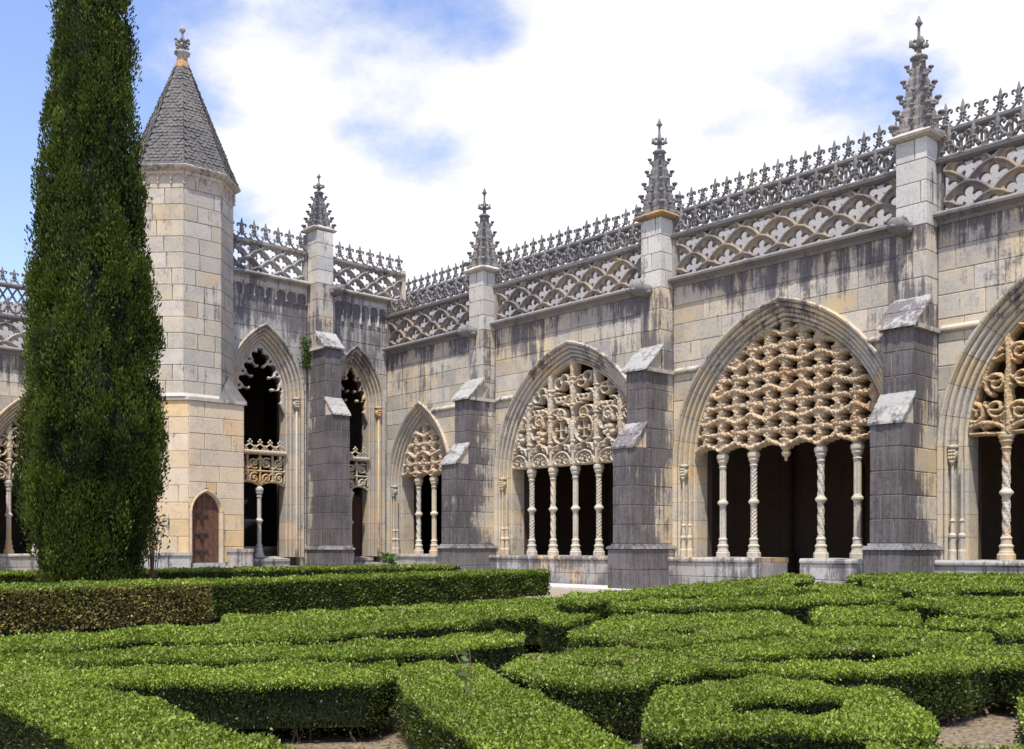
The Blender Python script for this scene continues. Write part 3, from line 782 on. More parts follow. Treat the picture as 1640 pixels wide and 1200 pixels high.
        for i in range(-n, n + 1):
            cu = uc + i * L * 2
            for s in (-1, 1): f.arc((cu + s * L, z0 + .0), L * .92, (PI if s > 0 else 0), PI / 2, .05, .06, ez=.55)
            for j in range(6):
                cc = cu + (j - 2.5) * .16; f.arc((cc, z0 + .16 + .12 * math.sin(PI * (j + .5) / 6)), .075, j, j + 6, .028, .04, rad1=.03)
            f.line([(cu - L, z0 + .02), (cu - L * .5, z0 + .0), (cu, z0 + .02), (cu + L, z0 + .02)], .03, .03)
    f.F += .013 if big else .002
    ia = inarch(f, uc, h, spring, R, -9)
    rim = .07 - ia; f.F = np.maximum(f.F, np.where(f.Z > z0, rim, -1)); f.G = np.maximum(f.G, np.where(rim > 0, .03, 0))
    roughen(f, .035)
    if crosses:       # the crosses themselves: flared arms, thin bright bars
        for s_ in (-1, 1):
            cx_, cz_ = uc + s_ * .46, z0 + 1.0
            for a in range(4):
                dx, dz = math.cos(a * PI / 2), math.sin(a * PI / 2); lx_ = .19; lz_ = .22
                f.seg((cx_, cz_), (cx_ + dx * lx_, cz_ + dz * lz_), .020, .030, .13)
                px_, pz_ = cx_ + dx * .20, cz_ + dz * .235
                f.seg((px_ - dz * .085, pz_ - dx * .085), (px_ + dz * .085, pz_ + dx * .085), .030, .030, .13)
                f.seg((cx_ + dx * .23, cz_ + dz * .26), (cx_ + dx * .36, cz_ + dz * .38), .016, .016, .02)
    f.F = np.minimum(f.F, np.minimum(ia, f.Z - z0 + .05))
    return f
def jamb_detail(parent, uc, h, W, spring, z0, ly, mat, sides=(-1, 1)):
    for s in sides:
        u = uc + s * (h + W * .52); mb = MB()
        # carved capital block, shaft foot pedestal
        mb.box(u - .085, u + .085, ly - .07, ly + .1, spring - .05, spring + .03); mb.box(u - .07, u + .07, ly - .055, ly + .1, spring - .30, spring - .05)
        for j in range(3):
            for i in range(3): mb.blob((u + (i - 1) * .05, ly - .055, spring - .10 - .07 * j), (.032, .03, .034), 6, 4)
        mb.lathe([(.03, spring - .40), (.05, spring - .34), (.07, spring - .30)], 8, u, ly - .02)
        mb.obj('jamb_capital', 'tracery_pale', parent, True)
        for u2 in (u, uc + s * (h + .03)):
            mb = MB()
            mb.lathe([(.085, z0), (.085, z0 + .18), (.065, z0 + .22), (.06, z0 + .45), (.08, z0 + .48), (.08, z0 + .52), (.045, z0 + .56), (.04, z0 + .78), (.06, z0 + .81), (.03, z0 + .86), (.03, spring - .3)], 8, u2, ly - .005)
            mb.obj('jamb_shaft', mat, parent)
def core_arch(parent, u0, u1, z0, z1, uc, hw, ly0, ly1, name='wall_core', mat='mortar'):
    mb = MB()
    for s in (-1, 1):
        e = u0 if s < 0 else u1
        f, zt = hw; zs = [z0] + [z for z in np.linspace(min(zt - .8, max(z0, 1.)) if zt < 3 else max(z0, 3.), zt, 40)]
        arc = [(uc + s * f(z), z) for z in zs]; arc[-1] = (uc, zt)
        out = [(e, z0)] + arc + [(uc, z1), (e, z1)]
        if s > 0: out = out[::-1]
        mb.prism([(a, b) for a, b in out], ly0, ly1, 'y')
    return mb.obj(name, mat, parent)
# ------------------------------------------------------------------ a wing bay and a buttress
SPR = 3.2; ZS = .84
def bay(parent, uc, h, R, u0, u1, kind, lab, cols, wall='wall', gap=None, W=.44, rng=None, blockn='stone_block', sill=True, ztop=7.86, hood_h=.0):
    hw, zt = arch_hw(h + W + .04, R + W + .04, SPR)
    ashlar(parent, u0, u1, ZS if u1 - u0 > 2 * (h + W) + .5 else 2.9, ztop, wall, (uc, hw, zt), rng=rng, name=blockn)
    core_arch(parent, u0, u1, 0, ztop, uc, arch_hw(h + W - .03, R + W - .03, SPR), .012, .3)
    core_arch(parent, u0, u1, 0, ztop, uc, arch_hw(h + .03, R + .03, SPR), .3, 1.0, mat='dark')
    prof = [(W + .09, .015), (W + .085, -.05), (W + .05, -.085), (W + .01, -.075), (W - .015, -.02)] + roll_profile(W - .02, .30, 4)
    back = [(0, .75), (W - .08, .75), (W - .08, .3), (W + .09, .1)]
    arch_order(parent, uc, h, R, SPR, ZS, prof, back, 'mould')
    jamb_detail(parent, uc, h, W, SPR, ZS, .05, 'mould')
    zb = 3.5
    if kind == 'knots':
        f, _ = screen_knots(parent, uc, h - .0, R, SPR, zb + .06, 'tracery', .46)
        o = finish_knots(f, uc, h, zb + .02, .46, parent, M['tracery'], .32, [-h] + cols + [h] + ([0] if gap else []), lab)
        if gap:
            mb = MB(); mb.lathe([(.02, zb - .34), (.05, zb - .3), (.035, zb - .26), (.1, zb - .2), (.12, zb - .14), (.08, zb - .08), (.13, zb - .03), (.1, zb + .05), (.05, zb + .1)], 8, uc, .3)
            mb.obj('pendant', 'tracery', o, True)
    else:
        f = screen_scrolls(uc, h, R, SPR, zb - (.08 if kind == 'scroll' else 0), kind == 'cross', kind == 'scroll', 3)
        o = f.build('tracery_screen', M['tracery_pale' if kind == 'cross' else 'tracery'], parent, .32, .07, .12, .04, .0, smooth=False, label=lab)
    for i, c in enumerate(cols):
        q = obj('column', COLS[(i + int(abs(uc))) % 3], o, (uc + c, .31, ZS + .06)); q.scale = (1, 1, (zb - ZS - .06) / 2.42)
        mb = MB() if i == 0 else None
    # springers over the capitals
    for c in cols:
        mb = MB(); mb.lathe([(.10, zb - .03), (.085, zb + .1), (.06, zb + .3), (.03, zb + .5)], 8, uc + c, .30)
        mb.obj('springer', M['tracery'] if kind != 'cross' else M['tracery_pale'], o, True)
    if sill:
        spans = [(u0 + .0, u1 - .0)] if not gap else [(u0, uc + gap[0]), (uc + gap[1], u1)]
        for a, b in spans:
            mb = MB()
            extrude_u(mb, [(1.1, ZS - .12), (-.30, ZS - .12), (-.345, ZS - .09), (-.345, ZS - .05), (-.31, ZS), (1.1, ZS)], a, b); mb.obj('sill_slab', 'sill', parent)
            pa = [(a, -.30), (b, -.30)] if not gap else ([(a, -.30), (b, -.30), (b, 1.08)] if b < uc + 1 and a < uc - 1 else [(a, 1.08), (a, -.30), (b, -.30)])
            ring_blocks(parent, pa, 0, ZS - .12, 'sill', .42, name='sill_stone', t=.16, rng=rng)
            mb = MB(); mb.box(a + .03, b - .03, -.28, 1.05, 0, ZS - .13); mb.obj('sill_core', 'mortar', parent)
def butt_lich(k=1., p0=.42, p1=.95, base=.0):
    return lambda u, ly, z: base + k * max(0, min(1, (-ly - p0) / (p1 - p0)))
def buttress(parent, uc, w=.33, z=(1.15, 3.62, 4.24, 5.62, 6.28, 7.8, 9.62), p=(1.6, 1.08, .5), pin=2.7, orange=False, wallmat='butt', rng=None, pierw=None, lb=.08):
    zp, s0, s1, t0, t1, zc, zt = z
    def U(e, q): return [(uc - w - e, .0), (uc - w - e, -q - e), (uc + w + e, -q - e), (uc + w + e, .0)]
    n = 'buttress_stone'; wq = [.55, .7, .8, .95]
    ring_blocks(parent, U(.09, p[0]), 0, zp - .1, wallmat, .5, name=n, lich=butt_lich(.6, .2, .8, .42), rng=rng, wq=wq)
    mb = MB(); mb.box(uc - w - .07, uc + w + .07, -p[0] - .07, .2, 0, zp - .02)
    mb.box(uc - w + .015, uc + w - .015, -p[0] + .015, .2, zp - .1, s0)
    mb.box(uc - w + .015, uc + w - .015, -p[1] + .015, .2, s0, t0); mb.box(uc - w + .015, uc + w - .015, -p[2] + .015, .3, t0, zt - .01)
    mb.obj('buttress_core', 'mortar', parent)
    # plinth moulding
    mb = MB()
    for e, a, b in ((.13, zp - .1, zp - .05), (.10, zp - .05, zp - .02), (.04, zp - .02, zp + .03)): mb.box(uc - w - e, uc + w + e, -p[0] - e, .0, a, b)
    mb.obj('plinth_moulding', 'sill', parent)
    ring_blocks(parent, U(0, p[0]), zp + .03, s0, wallmat, .5, name=n, lich=butt_lich(.95, .35, .95, lb), rng=rng, wq=wq)
    ring_blocks(parent, U(0, p[1]), s0, t0, wallmat, .5, name=n, lich=butt_lich(.95, .25, .65, lb), rng=rng, wq=wq)
    ring_blocks(parent, U(0, p[2]), t0, zc, wallmat, .5, name=n, lich=butt_lich(.0, .1, .4, .42), rng=rng, wq=wq)
    ring_blocks(parent, U(0, p[2]), zc, zt, 'pier', .5, name='pier_stone', rng=rng, wq=[.5, .62, .8])
    for (a, b, pa, pb, ov, th) in ((s0, s1, p[0], p[1], .045, .05), (t0, t1, p[1], p[2], .10, .06)):
        mb = MB(); mb.add([(uc - w + .003, -pa + .003, a), (uc - w + .003, -pb, a), (uc - w + .003, -pb, b - .02), (uc + w - .003, -pa + .003, a), (uc + w - .003, -pb, a), (uc + w - .003, -pb, b - .02)],
                          [(0, 1, 2), (5, 4, 3), (0, 3, 4, 1), (0, 2, 5, 3), (1, 4, 5, 2)])
        mb.obj('setoff_wedge', M[wallmat], parent)
        # the sloping slabs, two courses of them
        for q0, q1 in ((0, .52), (.50, 1.)):
            e = .012 if q0 == 0 else .028
            ya, za = -pa - ov + (pa + ov - pb) * q0, a + (b - a) * q0; yb, zb_ = -pa - ov + (pa + ov - pb) * q1, a + (b - a) * q1
            mb = MB(); V = []; F = []; nu, nv = 10, 7      # worn, pitted top and ragged lower lip
            for top_ in (0, 1):
                for i in range(nu + 1):
                    for j in range(nv + 1):
                        fu, fv = i / nu, j / nv; edge_ = (i in (0, nu)) or (j in (0, nv))
                        uu = uc + (w + ov) * (2 * fu - 1) + (random.uniform(-.012, .012) if edge_ else 0)
                        yy = ya + (yb - ya) * fv + (random.uniform(-.016, .012) if edge_ else 0); z_ = za + (zb_ - za) * fv
                        V.append((uu, yy, z_ + ((e + .02 + random.uniform(-.010, .008) - (.010 if edge_ else 0)) if top_ else -.03)))
            m1 = nv + 1; N1 = (nu + 1) * m1
            for i in range(nu):
                for j in range(nv):
                    a_ = i * m1 + j; F += [(a_ + N1, a_ + m1 + N1, a_ + m1 + 1 + N1, a_ + 1 + N1), (a_, a_ + 1, a_ + m1 + 1, a_ + m1)]
            rim = [(i * m1, (i + 1) * m1) for i in range(nu)] + [(nu * m1 + j, nu * m1 + j + 1) for j in range(nv)] + [((i + 1) * m1 + nv, i * m1 + nv) for i in range(nu)] + [(j + 1, j) for j in range(nv)]
            F += [(a_, b_, b_ + N1, a_ + N1) for a_, b_ in rim]
            mb.add(V, F)
            mb.obj('weathering_slab', 'slope', parent)
    # string course returning along the flanks
    for s in (-1, 1):
        mb = MB(); mb.box(min(uc + s * w, uc + s * (w + .09)), max(uc + s * w, uc + s * (w + .09)), -p[1], 0., t0 - .05, t0 + .04)
        mb.obj('string_return', 'hood', parent)
    pinnacle(parent, uc, -p[2] / 2 + .09, zt, pin, w + .0, orange=orange)
def gargoyle(parent, u, ly, z, s=1):
    mb = MB()
    mb.tube([(u, ly, z), (u, ly - .22, z + .03), (u, ly - .42, z + .02), (u, ly - .52, z - .03)], [.19, .17, .18, .12], 8)
    mb.blob((u, ly - .50, z + .02), (.19, .2, .17), 8, 5); mb.blob((u, ly - .63, z - .04), (.09, .1, .06), 7, 4)
    for q in (-1, 1): mb.blob((u + q * .12, ly - .45, z + .13), (.04, .05, .08), 6, 4); mb.blob((u + q * .13, ly - .2, z - .05), (.06, .16, .07), 6, 4)
    for k in range(9): mb.blob((u + random.uniform(-.12, .12), ly - random.uniform(.1, .5), z + random.uniform(.06, .17)), (.05, .05, .05), 5, 4)
    mb.obj('gargoyle', 'crest', parent, True)

# ------------------------------------------------------------------ right wing (front wall on y = 21)
wing = thing('cloister_wing', 'long gothic cloister wing on the right with four pointed openings filled by carved screens', 'building', (0, 21, 0))
PX = [-24.06, -17.06, -10.05, -3.05]; w_ = .33
rg = random.Random(5)
T_R = 3.4
bay(wing, -27.63, 1.3, 2.62, -29.5, PX[0] - w_, 'knots', 'small screen of knotted rope tracery', [-.43, .43], rng=rg, W=.42)
bay(wing, -20.56, 2.65, T_R, PX[0] + w_, PX[1] - w_, 'cross', 'pale screen with two crosses and curling stems', [-1.84, -.92, 0, .92, 1.84], rng=rg)
bay(wing, -13.55, 2.65, T_R, PX[1] + w_, PX[2] - w_, 'knots', 'ochre screen of star holes between twisted ropes', [-1.84, -.92, .92, 1.84], gap=(-.45, .75), rng=rg)
bay(wing, -6.55, 2.65, T_R, PX[2] + w_, PX[3] - w_, 'scroll', 'ochre screen of large curling tendrils', [-1.9, -.95, 0, .95, 1.9], rng=rg)
for i, x in enumerate(PX): buttress(wing, x, rng=rg, orange=(i == 1))
for a, b in ((-29.45, PX[0] - w_), (PX[0] + w_, PX[1] - w_), (PX[1] + w_, PX[2] - w_), (PX[2] + w_, PX[3] - w_)):
    parapet(wing, a, b, 7.86, M['parapet'], 'crest', crest=(FLF, .5, 'crest_fleur'))
for x in PX[:3]: gargoyle(wing, x - .12, -.42, 7.75)
# string course between buttress and hood
for pc, side in ((PX[0], 1), (PX[1], 1), (PX[2], 1), (PX[1], -1), (PX[2], -1), (PX[3], -1)):
    L_ = .88
    a, b = (pc + w_ + .09, pc + w_ + L_) if side > 0 else (pc - w_ - L_, pc - w_ - .09)
    mb = MB(); extrude_u(mb, [(.0, 5.60), (-.05, 5.58), (-.09, 5.62), (-.09, 5.66), (.0, 5.74)], a, b); mb.obj('string_course', 'hood', wing)
mb = MB(); extrude_u(mb, [(.0, 5.60), (-.05, 5.58), (-.09, 5.62), (-.09, 5.66), (.0, 5.74)], PX[0] - w_ - 2.5, PX[0] - w_ - .09)
mb.obj('string_course', 'hood', wing)
# terrace, gallery and rear balustrade
mb = MB(); mb.box(-38.6, -1.5, .3, 8.0, 7.45, 7.80); mb.obj('terrace', 'sill', wing)
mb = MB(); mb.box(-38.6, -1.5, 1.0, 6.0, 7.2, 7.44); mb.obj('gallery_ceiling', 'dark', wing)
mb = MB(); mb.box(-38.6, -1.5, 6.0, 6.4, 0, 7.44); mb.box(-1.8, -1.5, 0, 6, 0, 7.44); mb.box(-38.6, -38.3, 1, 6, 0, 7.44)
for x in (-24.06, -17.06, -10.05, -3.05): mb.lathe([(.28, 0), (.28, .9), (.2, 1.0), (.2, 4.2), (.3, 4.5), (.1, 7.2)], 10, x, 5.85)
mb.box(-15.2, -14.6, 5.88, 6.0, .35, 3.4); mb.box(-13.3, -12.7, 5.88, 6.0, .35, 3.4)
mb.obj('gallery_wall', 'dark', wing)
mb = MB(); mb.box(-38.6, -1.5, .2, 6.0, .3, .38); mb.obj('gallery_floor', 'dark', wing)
mb = MB(); mb.box(-36.0, -1.5, 3.0, 3.35, 7.80, 10.34); mb.obj('rear_wall', 'rear', wing)
mb = MB(); extrude_u(mb, [(3.4, 10.34), (2.93, 10.34), (2.9, 10.38), (2.95, 10.42), (3.4, 10.42)], -36, -1.5)
extrude_u(mb, [(3.25, 10.94), (2.98, 10.94), (2.93, 10.98), (2.93, 11.04), (3.0, 11.08), (3.25, 11.08)], -36, -1.5); mb.obj('rear_rail', 'crest', wing)
for i in range(5):
    a = -36 + i * 6.9; b = a + 6.9
    f = Field(a, b, 10.4, 10.96, .025); n = 20; p = 6.9 / n
    for k in range(n):
        x = a + k * p; f.seg((x, 10.42), (x + p, 10.94), .03, .03, .02); f.seg((x, 10.94), (x + p, 10.42), .03, .03, .02); f.seg((x, 10.4), (x, 10.96), .022, .022, .01)
        f.disc((x + p / 2, 10.68), .07, .07, .03)
    f.seg((a, 10.42), (b, 10.42), .03); f.seg((a, 10.94), (b, 10.94), .03)
    f.build('rear_lattice', M['crest'], wing, 3.1, .02, .06, .02, .0)
crest_row(wing, FLE, .42, -36, -1.5, 11.06, 3.1, 'fleur_de_lis')

# ------------------------------------------------------------------ far wing beyond the cypress (front on x = -38.3)
far = thing('far_cloister_wing', 'distant cloister wing at the left edge, partly hidden by the tall cypress', 'building', (-38.3, 0, 0), PI / 2)
rg = random.Random(9)
bay(far, 13.0, 2.65, T_R, 9.83, 16.17, 'cross', None, [-1.84, -.92, 0, .92, 1.84], rng=rg)
bay(far, 6.0, 2.65, T_R, 2.83, 9.17, 'scroll', None, [-1.84, -.92, 0, .92, 1.84], rng=rg)
buttress(far, 9.5, rng=rg)
for a, b in ((2.83, 9.17), (9.83, 16.2)): parapet(far, a, b, 7.86, M['parapetp'], 'crest', crest=(FLF, .5, 'crest_fleur'))
mb = MB(); mb.box(2.5, 20.9, .3, 7, 7.45, 7.8); mb.obj('terrace', 'sill', far)
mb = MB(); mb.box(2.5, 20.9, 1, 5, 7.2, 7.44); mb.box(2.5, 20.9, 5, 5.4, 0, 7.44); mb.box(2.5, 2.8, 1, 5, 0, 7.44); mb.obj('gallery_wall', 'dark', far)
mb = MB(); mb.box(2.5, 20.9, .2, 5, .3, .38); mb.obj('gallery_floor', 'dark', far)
mb = MB(); mb.box(2.5, 20.9, 3.0, 3.35, 7.8, 10.34); mb.obj('rear_wall', 'rear', far)
mb = MB(); extrude_u(mb, [(3.25, 10.94), (2.98, 10.94), (2.93, 10.98), (2.93, 11.04), (3.0, 11.08), (3.25, 11.08)], 2.5, 20.9); mb.obj('rear_rail', 'crest', far)
f = Field(4, 20.9, 10.33, 10.96, .028)
for k in range(50):
    x = 4 + k * .345; f.seg((x, 10.36), (x + .345, 10.94), .03, .03, .02); f.seg((x, 10.94), (x + .345, 10.36), .03, .03, .02)
f.build('rear_lattice', M['crest'], far, 3.1, .02, .06, .02, .0)
crest_row(far, FLE, .42, 4, 17, 11.06, 3.1, 'fleur_de_lis')

# ------------------------------------------------------------------ fountain pavilion (front on x = -29.5)
pav = thing('fountain_pavilion', 'square grey stone pavilion between turret and right wing with two tall pointed openings', 'building', (-29.5, 0, 0), PI / 2)
rg = random.Random(12); SP2 = 5.95
def tall_arch(uc, h, R, W, u0, u1, lab):
    hw, zt = arch_hw(h + W + .03, R + W + .03, SP2)
    ashlar(pav, u0, u1, .7, 9.62, 'wallp', (uc, hw, zt), rng=rg)
    core_arch(pav, u0, u1, 0, 9.6, uc, arch_hw(h + W - .03, R + W - .03, SP2), .012, .34)
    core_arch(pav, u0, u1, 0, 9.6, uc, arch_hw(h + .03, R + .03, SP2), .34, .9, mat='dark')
    prof = [(W + .07, .015), (W + .065, -.05), (W + .03, -.08), (W - .01, -.06), (W - .02, -.01)] + roll_profile(W - .02, .34, 4)
    arch_order(pav, uc, h, R, SP2, .75, prof, [(0, .7), (W - .08, .7), (W - .08, .34), (W + .07, .1)], 'mouldp', 9, 8)
    for s in (-1, 1):
        u = uc + s * (h + W * .55); mb = MB(); mb.box(u - .09, u + .09, -.06, .12, SP2 - .03, SP2 + .05); mb.box(u - .075, u + .075, -.04, .12, SP2 - .32, SP2 - .03)
        for j in range(3):
            for i in range(3): mb.blob((u + (i - 1) * .05, -.05, SP2 - .09 - .08 * j), (.034, .035, .036), 6, 4)
        mb.lathe([(.05, .75), (.05, 1.1), (.04, 1.2), (.035, SP2 - .3)], 8, u, .0); mb.obj('jamb_shaft', 'mouldp', pav, True)
    # foiled fringe inside the arch
    top = arch_hw(h, R, SP2)[1]; f = Field(uc - h, uc + h, SP2 - .75, top + .02, .016)
    ia = inarch(f, uc, h, SP2, R, -9); band = .27
    f.F = np.minimum(ia, np.where(f.Z > SP2 - .7, band - ia - np.clip((SP2 - f.Z) * .5, 0, 1), -1)); f.F = np.minimum(f.F, .07)
    c = R - h; aend = math.acos(c / R); n = 4
    for s in (-1, 1):
        for i in range(n + 1):
            a = aend * (i + .15) / n; rr = R - .30
            q = (uc + s * (rr * math.cos(a) - c), SP2 + rr * math.sin(a)); 
            if s * (q[0] - uc) > .05: f.hole(q, .19, 3, .22, a * 3 + PI, 1)
            a2 = aend * (i + .65) / n; r2 = R - .13; q2 = (uc + s * (r2 * math.cos(a2) - c), SP2 + r2 * math.sin(a2)); f.hole(q2, .045)
            r3 = R - .24; q3 = (uc + s * (r3 * math.cos(a2) - c), SP2 + r3 * math.sin(a2)); r4 = R - .45; q4 = (uc + s * (r4 * math.cos(a2) - c), SP2 + r4 * math.sin(a2))
            if s * (q4[0] - uc) > .05:
                f.seg(q3, q4, .04, .03, .03); f.disc(q4, .055, .055, .05)
    q = (uc, top - .33); f.hole(q, .11, 0, 0); f.hole((uc, top - .55), .10); f.hole((uc - .1, top - .45), .08); f.hole((uc + .1, top - .45), .08)
    f.F = np.minimum(f.F, ia)
    f.build('cusped_fringe', M['mouldp'], pav, .34, .03, .12, .03, .0)
    # transom: scroll panel, rail, cresting and one column
    z0, z1 = 3.02, 4.08
    f = Field(uc - h, uc + h, z0 - .05, z1, .015)
    nx = max(2, int(round(2 * h / .45))); p = 2 * h / nx
    for i in range(nx):
        for k in range(2):
            cu, cz = uc - h + p * (i + .5), z0 + .30 + k * .48; s = 1 if (i + k) % 2 else -1
            f.arc((cu, cz), .18, s, s + s * 9.5, .036, .05, rad1=.03, r1=.028); f.disc((cu, cz), .05, .05, .05)
            f.seg((cu - p / 2, cz + .2 * s), (cu + p / 2, cz - .2 * s), .03, .03, .04)
    for i in range(nx + 1): f.seg((uc - h + p * i, z0 + .2), (uc - h + p * i, z1), .036, .036, .04)
    f.seg((uc - h, z0 + .53), (uc + h, z0 + .53), .035, .035, .04)
    bt = z0 + .16 * np.abs(np.sin(PI * (f.U - uc) / h)) ** .7 ; f.F = np.minimum(f.F, f.Z - bt); f.F = np.maximum(f.F, np.minimum(.04, .045 - np.abs(f.Z - bt - .04)))
    scr = f.build('scroll_panel', M['tracery_pale'], pav, .36, .025, .08, .025, .0, label=lab)
    mb = MB(); extrude_u(mb, [(.5, z1), (.24, z1), (.18, z1 + .05), (.18, z1 + .10), (.26, z1 + .14), (.5, z1 + .14)], uc - h, uc + h); mb.obj('transom_rail', 'mouldp', scr)
    nn = max(3, round(2 * h / .37))
    for i in range(nn):
        mb = MB(); q = uc - h + 2 * h * (i + .5) / nn; w2 = h / nn
        mb.tube([(q - w2, .34, z1 + .15), (q - w2 * .6, .34, z1 + .28), (q, .34, z1 + .34), (q + w2 * .6, .34, z1 + .28), (q + w2, .34, z1 + .15)], .03, 6)
        for dx, dz, r in ((0, .46, .045), (-.06, .40, .04), (.06, .40, .04), (0, .34, .04), (-w2, .27, .035), (-w2 * .5, .17, .03), (w2 * .5, .17, .03)): mb.blob((q + dx, .34, z1 + dz), r, 6, 4)
        mb.obj('crest_knot', 'tracery_pale', scr, True)
    cm = obj('column', COLS[3], scr, (uc, .40, .80)); cm.scale = (.9, .9, 2.26 / 2.42)
    mb = MB(); extrude_u(mb, [(1, .62), (.0, .62), (.0, .70), (1, .78)], uc - h, uc + h); mb.box(uc - h, uc + h, .03, 1, 0, .62); mb.obj('sill_slab', 'sill', pav)
tall_arch(16.23, .90, 2.15, .44, 13.9, 17.75, 'pale scroll panel over a single slender column')
tall_arch(19.72, .70, 2.0, .40, 18.42, 21.0, None)
buttress(pav, 18.08, .30, (1.1, 5.36, 5.92, 7.58, 8.12, 9.75, 11.5), (1.6, 1.1, .62), 2.0, wallmat='butt', rng=rg, lb=.42)
for a, b in ((13.5, 17.75), (18.42, 21.74)): parapet(pav, a, b, 9.62, M['parapetp'], 'parapetp', hp=.82, period=.84, crest=(FLE, .42, 'fleur_de_lis'))
for a, b in ((13.9, 17.75), (18.42, 20.98)):      # blind corbel arcade under the cornice
    n = round((b - a) / .38); p = (b - a) / n; f = Field(a, b, 8.75, 9.62, .016); f.F[:] = np.minimum(.05, f.Z - 9.44)
    for i in range(n + 1):
        x = a + i * p; f.seg((x, 9.05 if a > 18 else 9.14), (x, 9.5), .026, .03, .02)
        if a > 18: f.seg((x, 8.8), (x, 9.1), .06, .035, .0)
        f.disc((x, 9.12), .045, .05, .03)
    for i in range(n):
        q = a + (i + .5) * p
        for s in (-1, 1): f.arc((q + s * .03, 9.27), p * .44, (0 if s > 0 else PI), PI * (.5 if s > 0 else .5), .024, .03, ez=1.15)
    f.build('corbel_arcade', M['hood'], pav, .0, .05, .01, .03, .01)
mb = MB(); mb.box(20.98, 21.74, .05, 3, 7.8, 9.64); mb.box(21.62, 21.78, -.06, .16, 9.6, 10.95); mb.obj('corner_post', 'butt', pav)
mb = MB(); mb.box(12.3, 21.74, .3, 8.8, 9.3, 9.62); mb.obj('roof_slab', 'sill', pav)
sf = []; ring_blocks(pav, [(12.28, 8.8), (12.28, .012), (13.9, .012)], 0, 9.3, 'wallp', .5, rng=rg, stuff=sf)
mb = MB()
for V_, F_, c_ in sf: mb.add([(v[0] + c_[0], v[1] + c_[1], v[2] + c_[2]) for v in V_], F_)
mb.obj('side_masonry', 'wallp', pav, kind='stuff')
mb = MB(); mb.box(12.1, 12.5, -.1, 8.9, 9.62, 9.8); mb.obj('side_cornice', 'parapetp', pav)
mb = MB(); mb.box(12.16, 12.42, .0, 8.8, 9.8, 10.84); mb.obj('side_parapet', 'parapetp', pav)
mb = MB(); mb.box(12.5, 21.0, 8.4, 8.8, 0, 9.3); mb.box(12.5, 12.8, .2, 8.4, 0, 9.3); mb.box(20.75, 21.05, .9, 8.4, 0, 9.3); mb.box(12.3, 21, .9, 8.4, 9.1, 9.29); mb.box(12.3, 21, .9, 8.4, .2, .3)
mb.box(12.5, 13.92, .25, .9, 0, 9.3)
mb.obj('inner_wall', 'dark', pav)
mb = MB(); extrude_u(mb, [(.6, .0), (-.9, .0), (-.9, .14), (-.55, .14), (-.55, .30), (-.2, .30), (-.2, .46), (.6, .46)], 15.0, 17.65); mb.obj('step', 'sill', pav)
mb = MB(); extrude_u(mb, [(.6, .0), (-.6, .0), (-.6, .3), (-.3, .3), (-.3, .55), (.6, .55)], 18.5, 21.0); mb.obj('step', 'sill', pav)
gargoyle(pav, 18.42, -.5, 9.55)
pinnacle(pav, 19.9, 7.8, 11.3, 2.3, .22)
mb = MB(); mb.box(19.6, 20.2, 7.5, 8.1, 9.6, 11.3); mb.obj('pier', 'pier', pav)
mb = MB(); mb.box(19.85, 20.4, .72, .8, .5, 2.9); mb.obj('shutter', 'rust', pav)

ft = thing('fountain', 'round tiered stone fountain in shadow inside the pavilion', 'fountain', (-33.2, 17.0, .3))
for nm, pr in (('basin', [(1.5, 0), (1.5, .6), (1.6, .68), (1.6, .8), (1.45, .8), (1.4, .55), (0, .5)]), ('bowl', [(.2, .5), (.2, 1.3), (.9, 1.65), (.95, 1.75), (.85, 1.76), (.1, 1.5)]), ('upper_bowl', [(.12, 1.5), (.12, 2.1), (.5, 2.35), (.52, 2.45), (.4, 2.45), (.05, 2.3)])):
    mb = MB(); mb.lathe(pr, 28); mb.obj(nm, 'sill', ft, True)

# ------------------------------------------------------------------ stair turret
tur = thing('stair_turret', 'octagonal cream stone turret with scaled conical spire and small arched door', 'tower', (-29.9, 13.62, 0), PI / 2)
rg = random.Random(21)
def octo(a): return [(a / math.cos(PI / 8) * math.cos(PI / 4 * k - PI * .625), a / math.cos(PI / 8) * math.sin(PI / 4 * k - PI * .625)) for k in range(8)]
ring_blocks(tur, octo(1.40), 5.5, 12.1, 'tower_up', .47, closed=True, rng=rg, t=.25, wq=[.55, .7, .8, .95, 1.05])
mb = MB(); mb.lathe([(1.36 / math.cos(PI / 8), .1), (1.36 / math.cos(PI / 8), 12.2)], 8, ph=PI / 8); mb.obj('turret_core', 'mortar_pale', tur)
# lower stage: local u = y, ly = -x
EX = 1.55
ring_blocks(tur, [(-EX, 1.2), (-EX, -.5), (-.5, -EX)], .9, 5.4, 'tower_low', .48, rng=rg)
hd, ztd = arch_hw(.43, .62, 2.12)
hcut = arch_hw(.52, .71, 2.12)
ashlar(tur, -.5, 1.26, .62, 5.4, 'tower_low', (.05, hcut[0], hcut[1]), .48, rng=rg, ly=-EX)
ring_blocks(tur, [(1.26, -EX), (1.26, -.4)], .9, 5.4, 'tower_low', .48, rng=rg)
mb = MB(); mb.prism([(-EX + .03, 1.0), (-EX + .03, -.5), (-.5, -EX + .03), (-.43 - .03, -EX + .03), (-.43, -.9), (.53, -.9), (.53, -EX + .03), (1.24, -EX + .03), (1.24, .8)], .0, 5.4)
mb.prism([(-.46, -EX + .03), (-.46, -.9), (.56, -.9), (.56, -EX + .03)], 2.95, 5.3); mb.obj('lower_core', 'mortar_pale', tur)
prof = [(.09, -.012), (.085, -.05), (.05, -.055), (.03, -.02), (.0, .04)]
arch_order(tur, .05, .43, .62, 2.12, .62, [(o, l - EX) for o, l in prof], [(0, -EX + .3), (.12, -EX + .3)], 'tower_low', 3, 3, name='door_surround')
